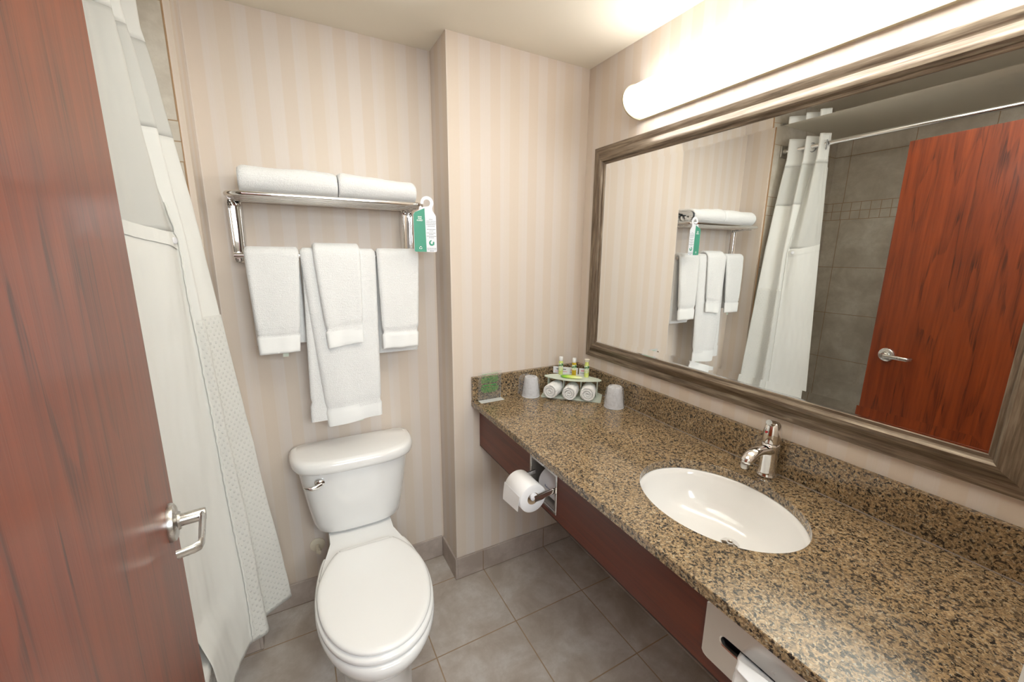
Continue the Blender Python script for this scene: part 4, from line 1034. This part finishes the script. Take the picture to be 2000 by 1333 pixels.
# bottles
LBL = N('bottle_label'); 
def m_label():
    q = N('bottle_label_print'); x, y, z = q.sep(q.objc()); n = q.noise(q.objc(), 90, 3)
    c = q.ramp(q.math('MULTIPLY', z, 18), [(0, lin(225, 235, 190)), (.35, lin(190, 215, 80)), (.6, lin(230, 236, 205)), (.78, lin(40, 110, 60)), (1, lin(60, 130, 70))])
    c = q.mix(q.ramp(n, [(.5, (0,0,0)), (.56, (1,1,1))]), c, lin(232, 238, 214)); return q.p(col=c, rough=.3)
LABM = m_label(); CAPW = simple('bottle_cap_white', lin(235, 236, 235), .3)
def bottle(x, y, body_col, label, cream=False, clear=False):
    o = empty('toiletry_bottle', W_(x, y, SHZ+.0042)); tag(o, label, 'bottle', 'small toiletry bottles on the tray shelf')
    bm = B(); r = .0098
    if cream:
        lathe(bm, [(0, 0), (r, .0), (r+.0005, .002), (r+.0005, .055), (r-.001, .060), (r-.0025, .066), (r-.0025, .070), (0, .070)], (0, 0, 0), 28)
    else:
        lathe(bm, [(0, 0), (r-.001, 0), (r, .0015), (r, .060), (r-.0015, .063), (.0055, .064), (0, .064)], (0, 0, 0), 28)
    mt = simple('bottle_body_'+label.split()[0], body_col, .15) if not clear else N('amber_liquid').p(col=lin(236, 204, 60), rough=.08, trans=.35, ior=1.4)
    obj('bottle_body', bm, mt, o)
    bm = B(); lathe(bm, [(r+.0003, .020), (r+.0006, .0205), (r+.0006, .0535), (r+.0003, .054)] if not clear else [(r+.0003, .030), (r+.0006, .0305), (r+.0006, .0535), (r+.0003, .054)], (0, 0, 0), 28, cap=False); obj('bottle_label', bm, LABM, o)
    bm = B()
    if cream: lathe(bm, [(r-.003, .0702), (r-.002, .0704), (r-.002, .076), (r+.0015, .079), (r+.0015, .0815), (0, .082)], (0, 0, 0), 28)
    else: lathe(bm, [(0, .0642), (r-.0015, .0642), (r-.001, .066), (r-.001, .082), (r-.0025, .084), (0, .0842)], (0, 0, 0), 28)
    obj('bottle_cap', bm, CAPW if not cream else simple('bottle_cap_cream', lin(238, 234, 216), .35), o)
bottle(.072, .092, lin(206, 222, 130), 'leftmost green-labelled toiletry bottle with white cap on tray')
bottle(.134, .080, lin(226, 200, 70), 'golden shampoo bottle with white cap, middle of the three', clear=True)
bottle(.190, .084, lin(214, 226, 128), 'pale green bottle with flared cream cap, rightmost of three', cream=True)
# wrapped soap bar
sb = empty('soap_packet', W_(.128, .046, SHZ+.0042), tang-.05); tag(sb, 'bright green wrapped oval soap lying on the tray shelf', 'soap')
bm = B()
loft(bm, [[Vector((x, y, z)) for x, y in sell(.050*k, .0165*k, 2.2, 40)] for z, k in ((0, .7), (.002, .9), (.005, 1), (.008, .95), (.0105, .8), (.012, .5), (.0124, .1))])
qs = N('soap_wrap'); xx = qs.sep(qs.objc())[0]; c = qs.ramp(qs.math('MULTIPLY_ADD', xx, 10, .5), [(0, lin(60, 150, 40)), (.2, lin(140, 205, 40)), (.55, lin(214, 228, 120)), (1, lin(232, 236, 205))]); qs.p(col=c, rough=.15, coat=.5)
obj('soap_wrapper', bm, qs.m, sb)
# paper packets behind
PINK = simple('print_pink', lin(222, 96, 130), .5); DK = simple('print_dark', lin(70, 74, 90), .5); PKP = simple('packet_paper', lin(232, 232, 238), .5)
for x_, w_, lab in ((.072, .074, 'left white paper packet with dark print standing behind the bottles'), (.128, .040, 'middle white paper packet with pink print between the rear bottles'), (.176, .044, 'right white paper packet with pink print next to the cream-capped bottle')):
    pk = empty('paper_packet', W_(x_, .104, SHZ+.0042), tang); tag(pk, lab, 'packet', 'paper packets at the back of the tray shelf')
    bm = B(); box(bm, -w_/2, w_/2, 0, .006, 0, .031, .0008); obj('packet_body', bm, PKP, pk, smooth=False)
    bm = B(); box(bm, -w_*.3, w_*.3, -.0006, -.0001, .019, .0225); obj('pink_print' if x_ > .1 else 'dark_print', bm, PINK if x_ > .1 else DK, pk, smooth=False)
    bm = B(); box(bm, -w_*.38, w_*.38, -.0006, -.0001, .009, .0105); obj('small_print', bm, PINK if x_ < .1 else DK, pk, smooth=False)

# acrylic sign with green lines
sg = empty('acrylic_sign', (.7275, 1.532, ZC)); tag(sg, 'clear acrylic tent sign with green text lines at the counter end', 'sign')
bm = B(); hw = .0545
prof3 = [(-.004, .0005), (.012, .0005), (.0125, .003), (.0085, .120), (.0072, .120), (.0105, .003), (-.004, .0022)]
prof3 = [(-.026, .0005), (.010, .0005), (.0115, .002), (.0085, .126), (.0070, .126), (.0092, .0025), (-.026, .0022)]
loft(bm, [[Vector((x, y, z)) for y, z in prof3] for x in (-hw, hw)]); obj('acrylic_stand', bm, CLR, sg, smooth=False)
GT = simple('print_green', lin(52, 178, 66), .5)
bm = B(); rr_ = random.Random(11)
for zl, th_, hw2 in ((.1175, .0016, .038), (.1065, .0016, .040), (.098, .0026, .040), (.0915, .0018, .041), (.0855, .0018, .041), (.0795, .0018, .039), (.067, .0038, .037), (.0585, .0018, .042), (.0530, .0018, .042), (.0475, .0018, .041), (.0420, .0018, .040), (.036, .0018, .030)):
    x = -hw2; yl = .0088-.0018*(zl/.12)-.0013
    while x < hw2-.002:
        wl = min(rr_.uniform(.003, .009), hw2-x)
        box(bm, x, x+wl, yl-.0003, yl, zl-th_*.46, zl+th_*.46); x += wl+.0014
obj('green_lettering', bm, GT, sg, smooth=False)
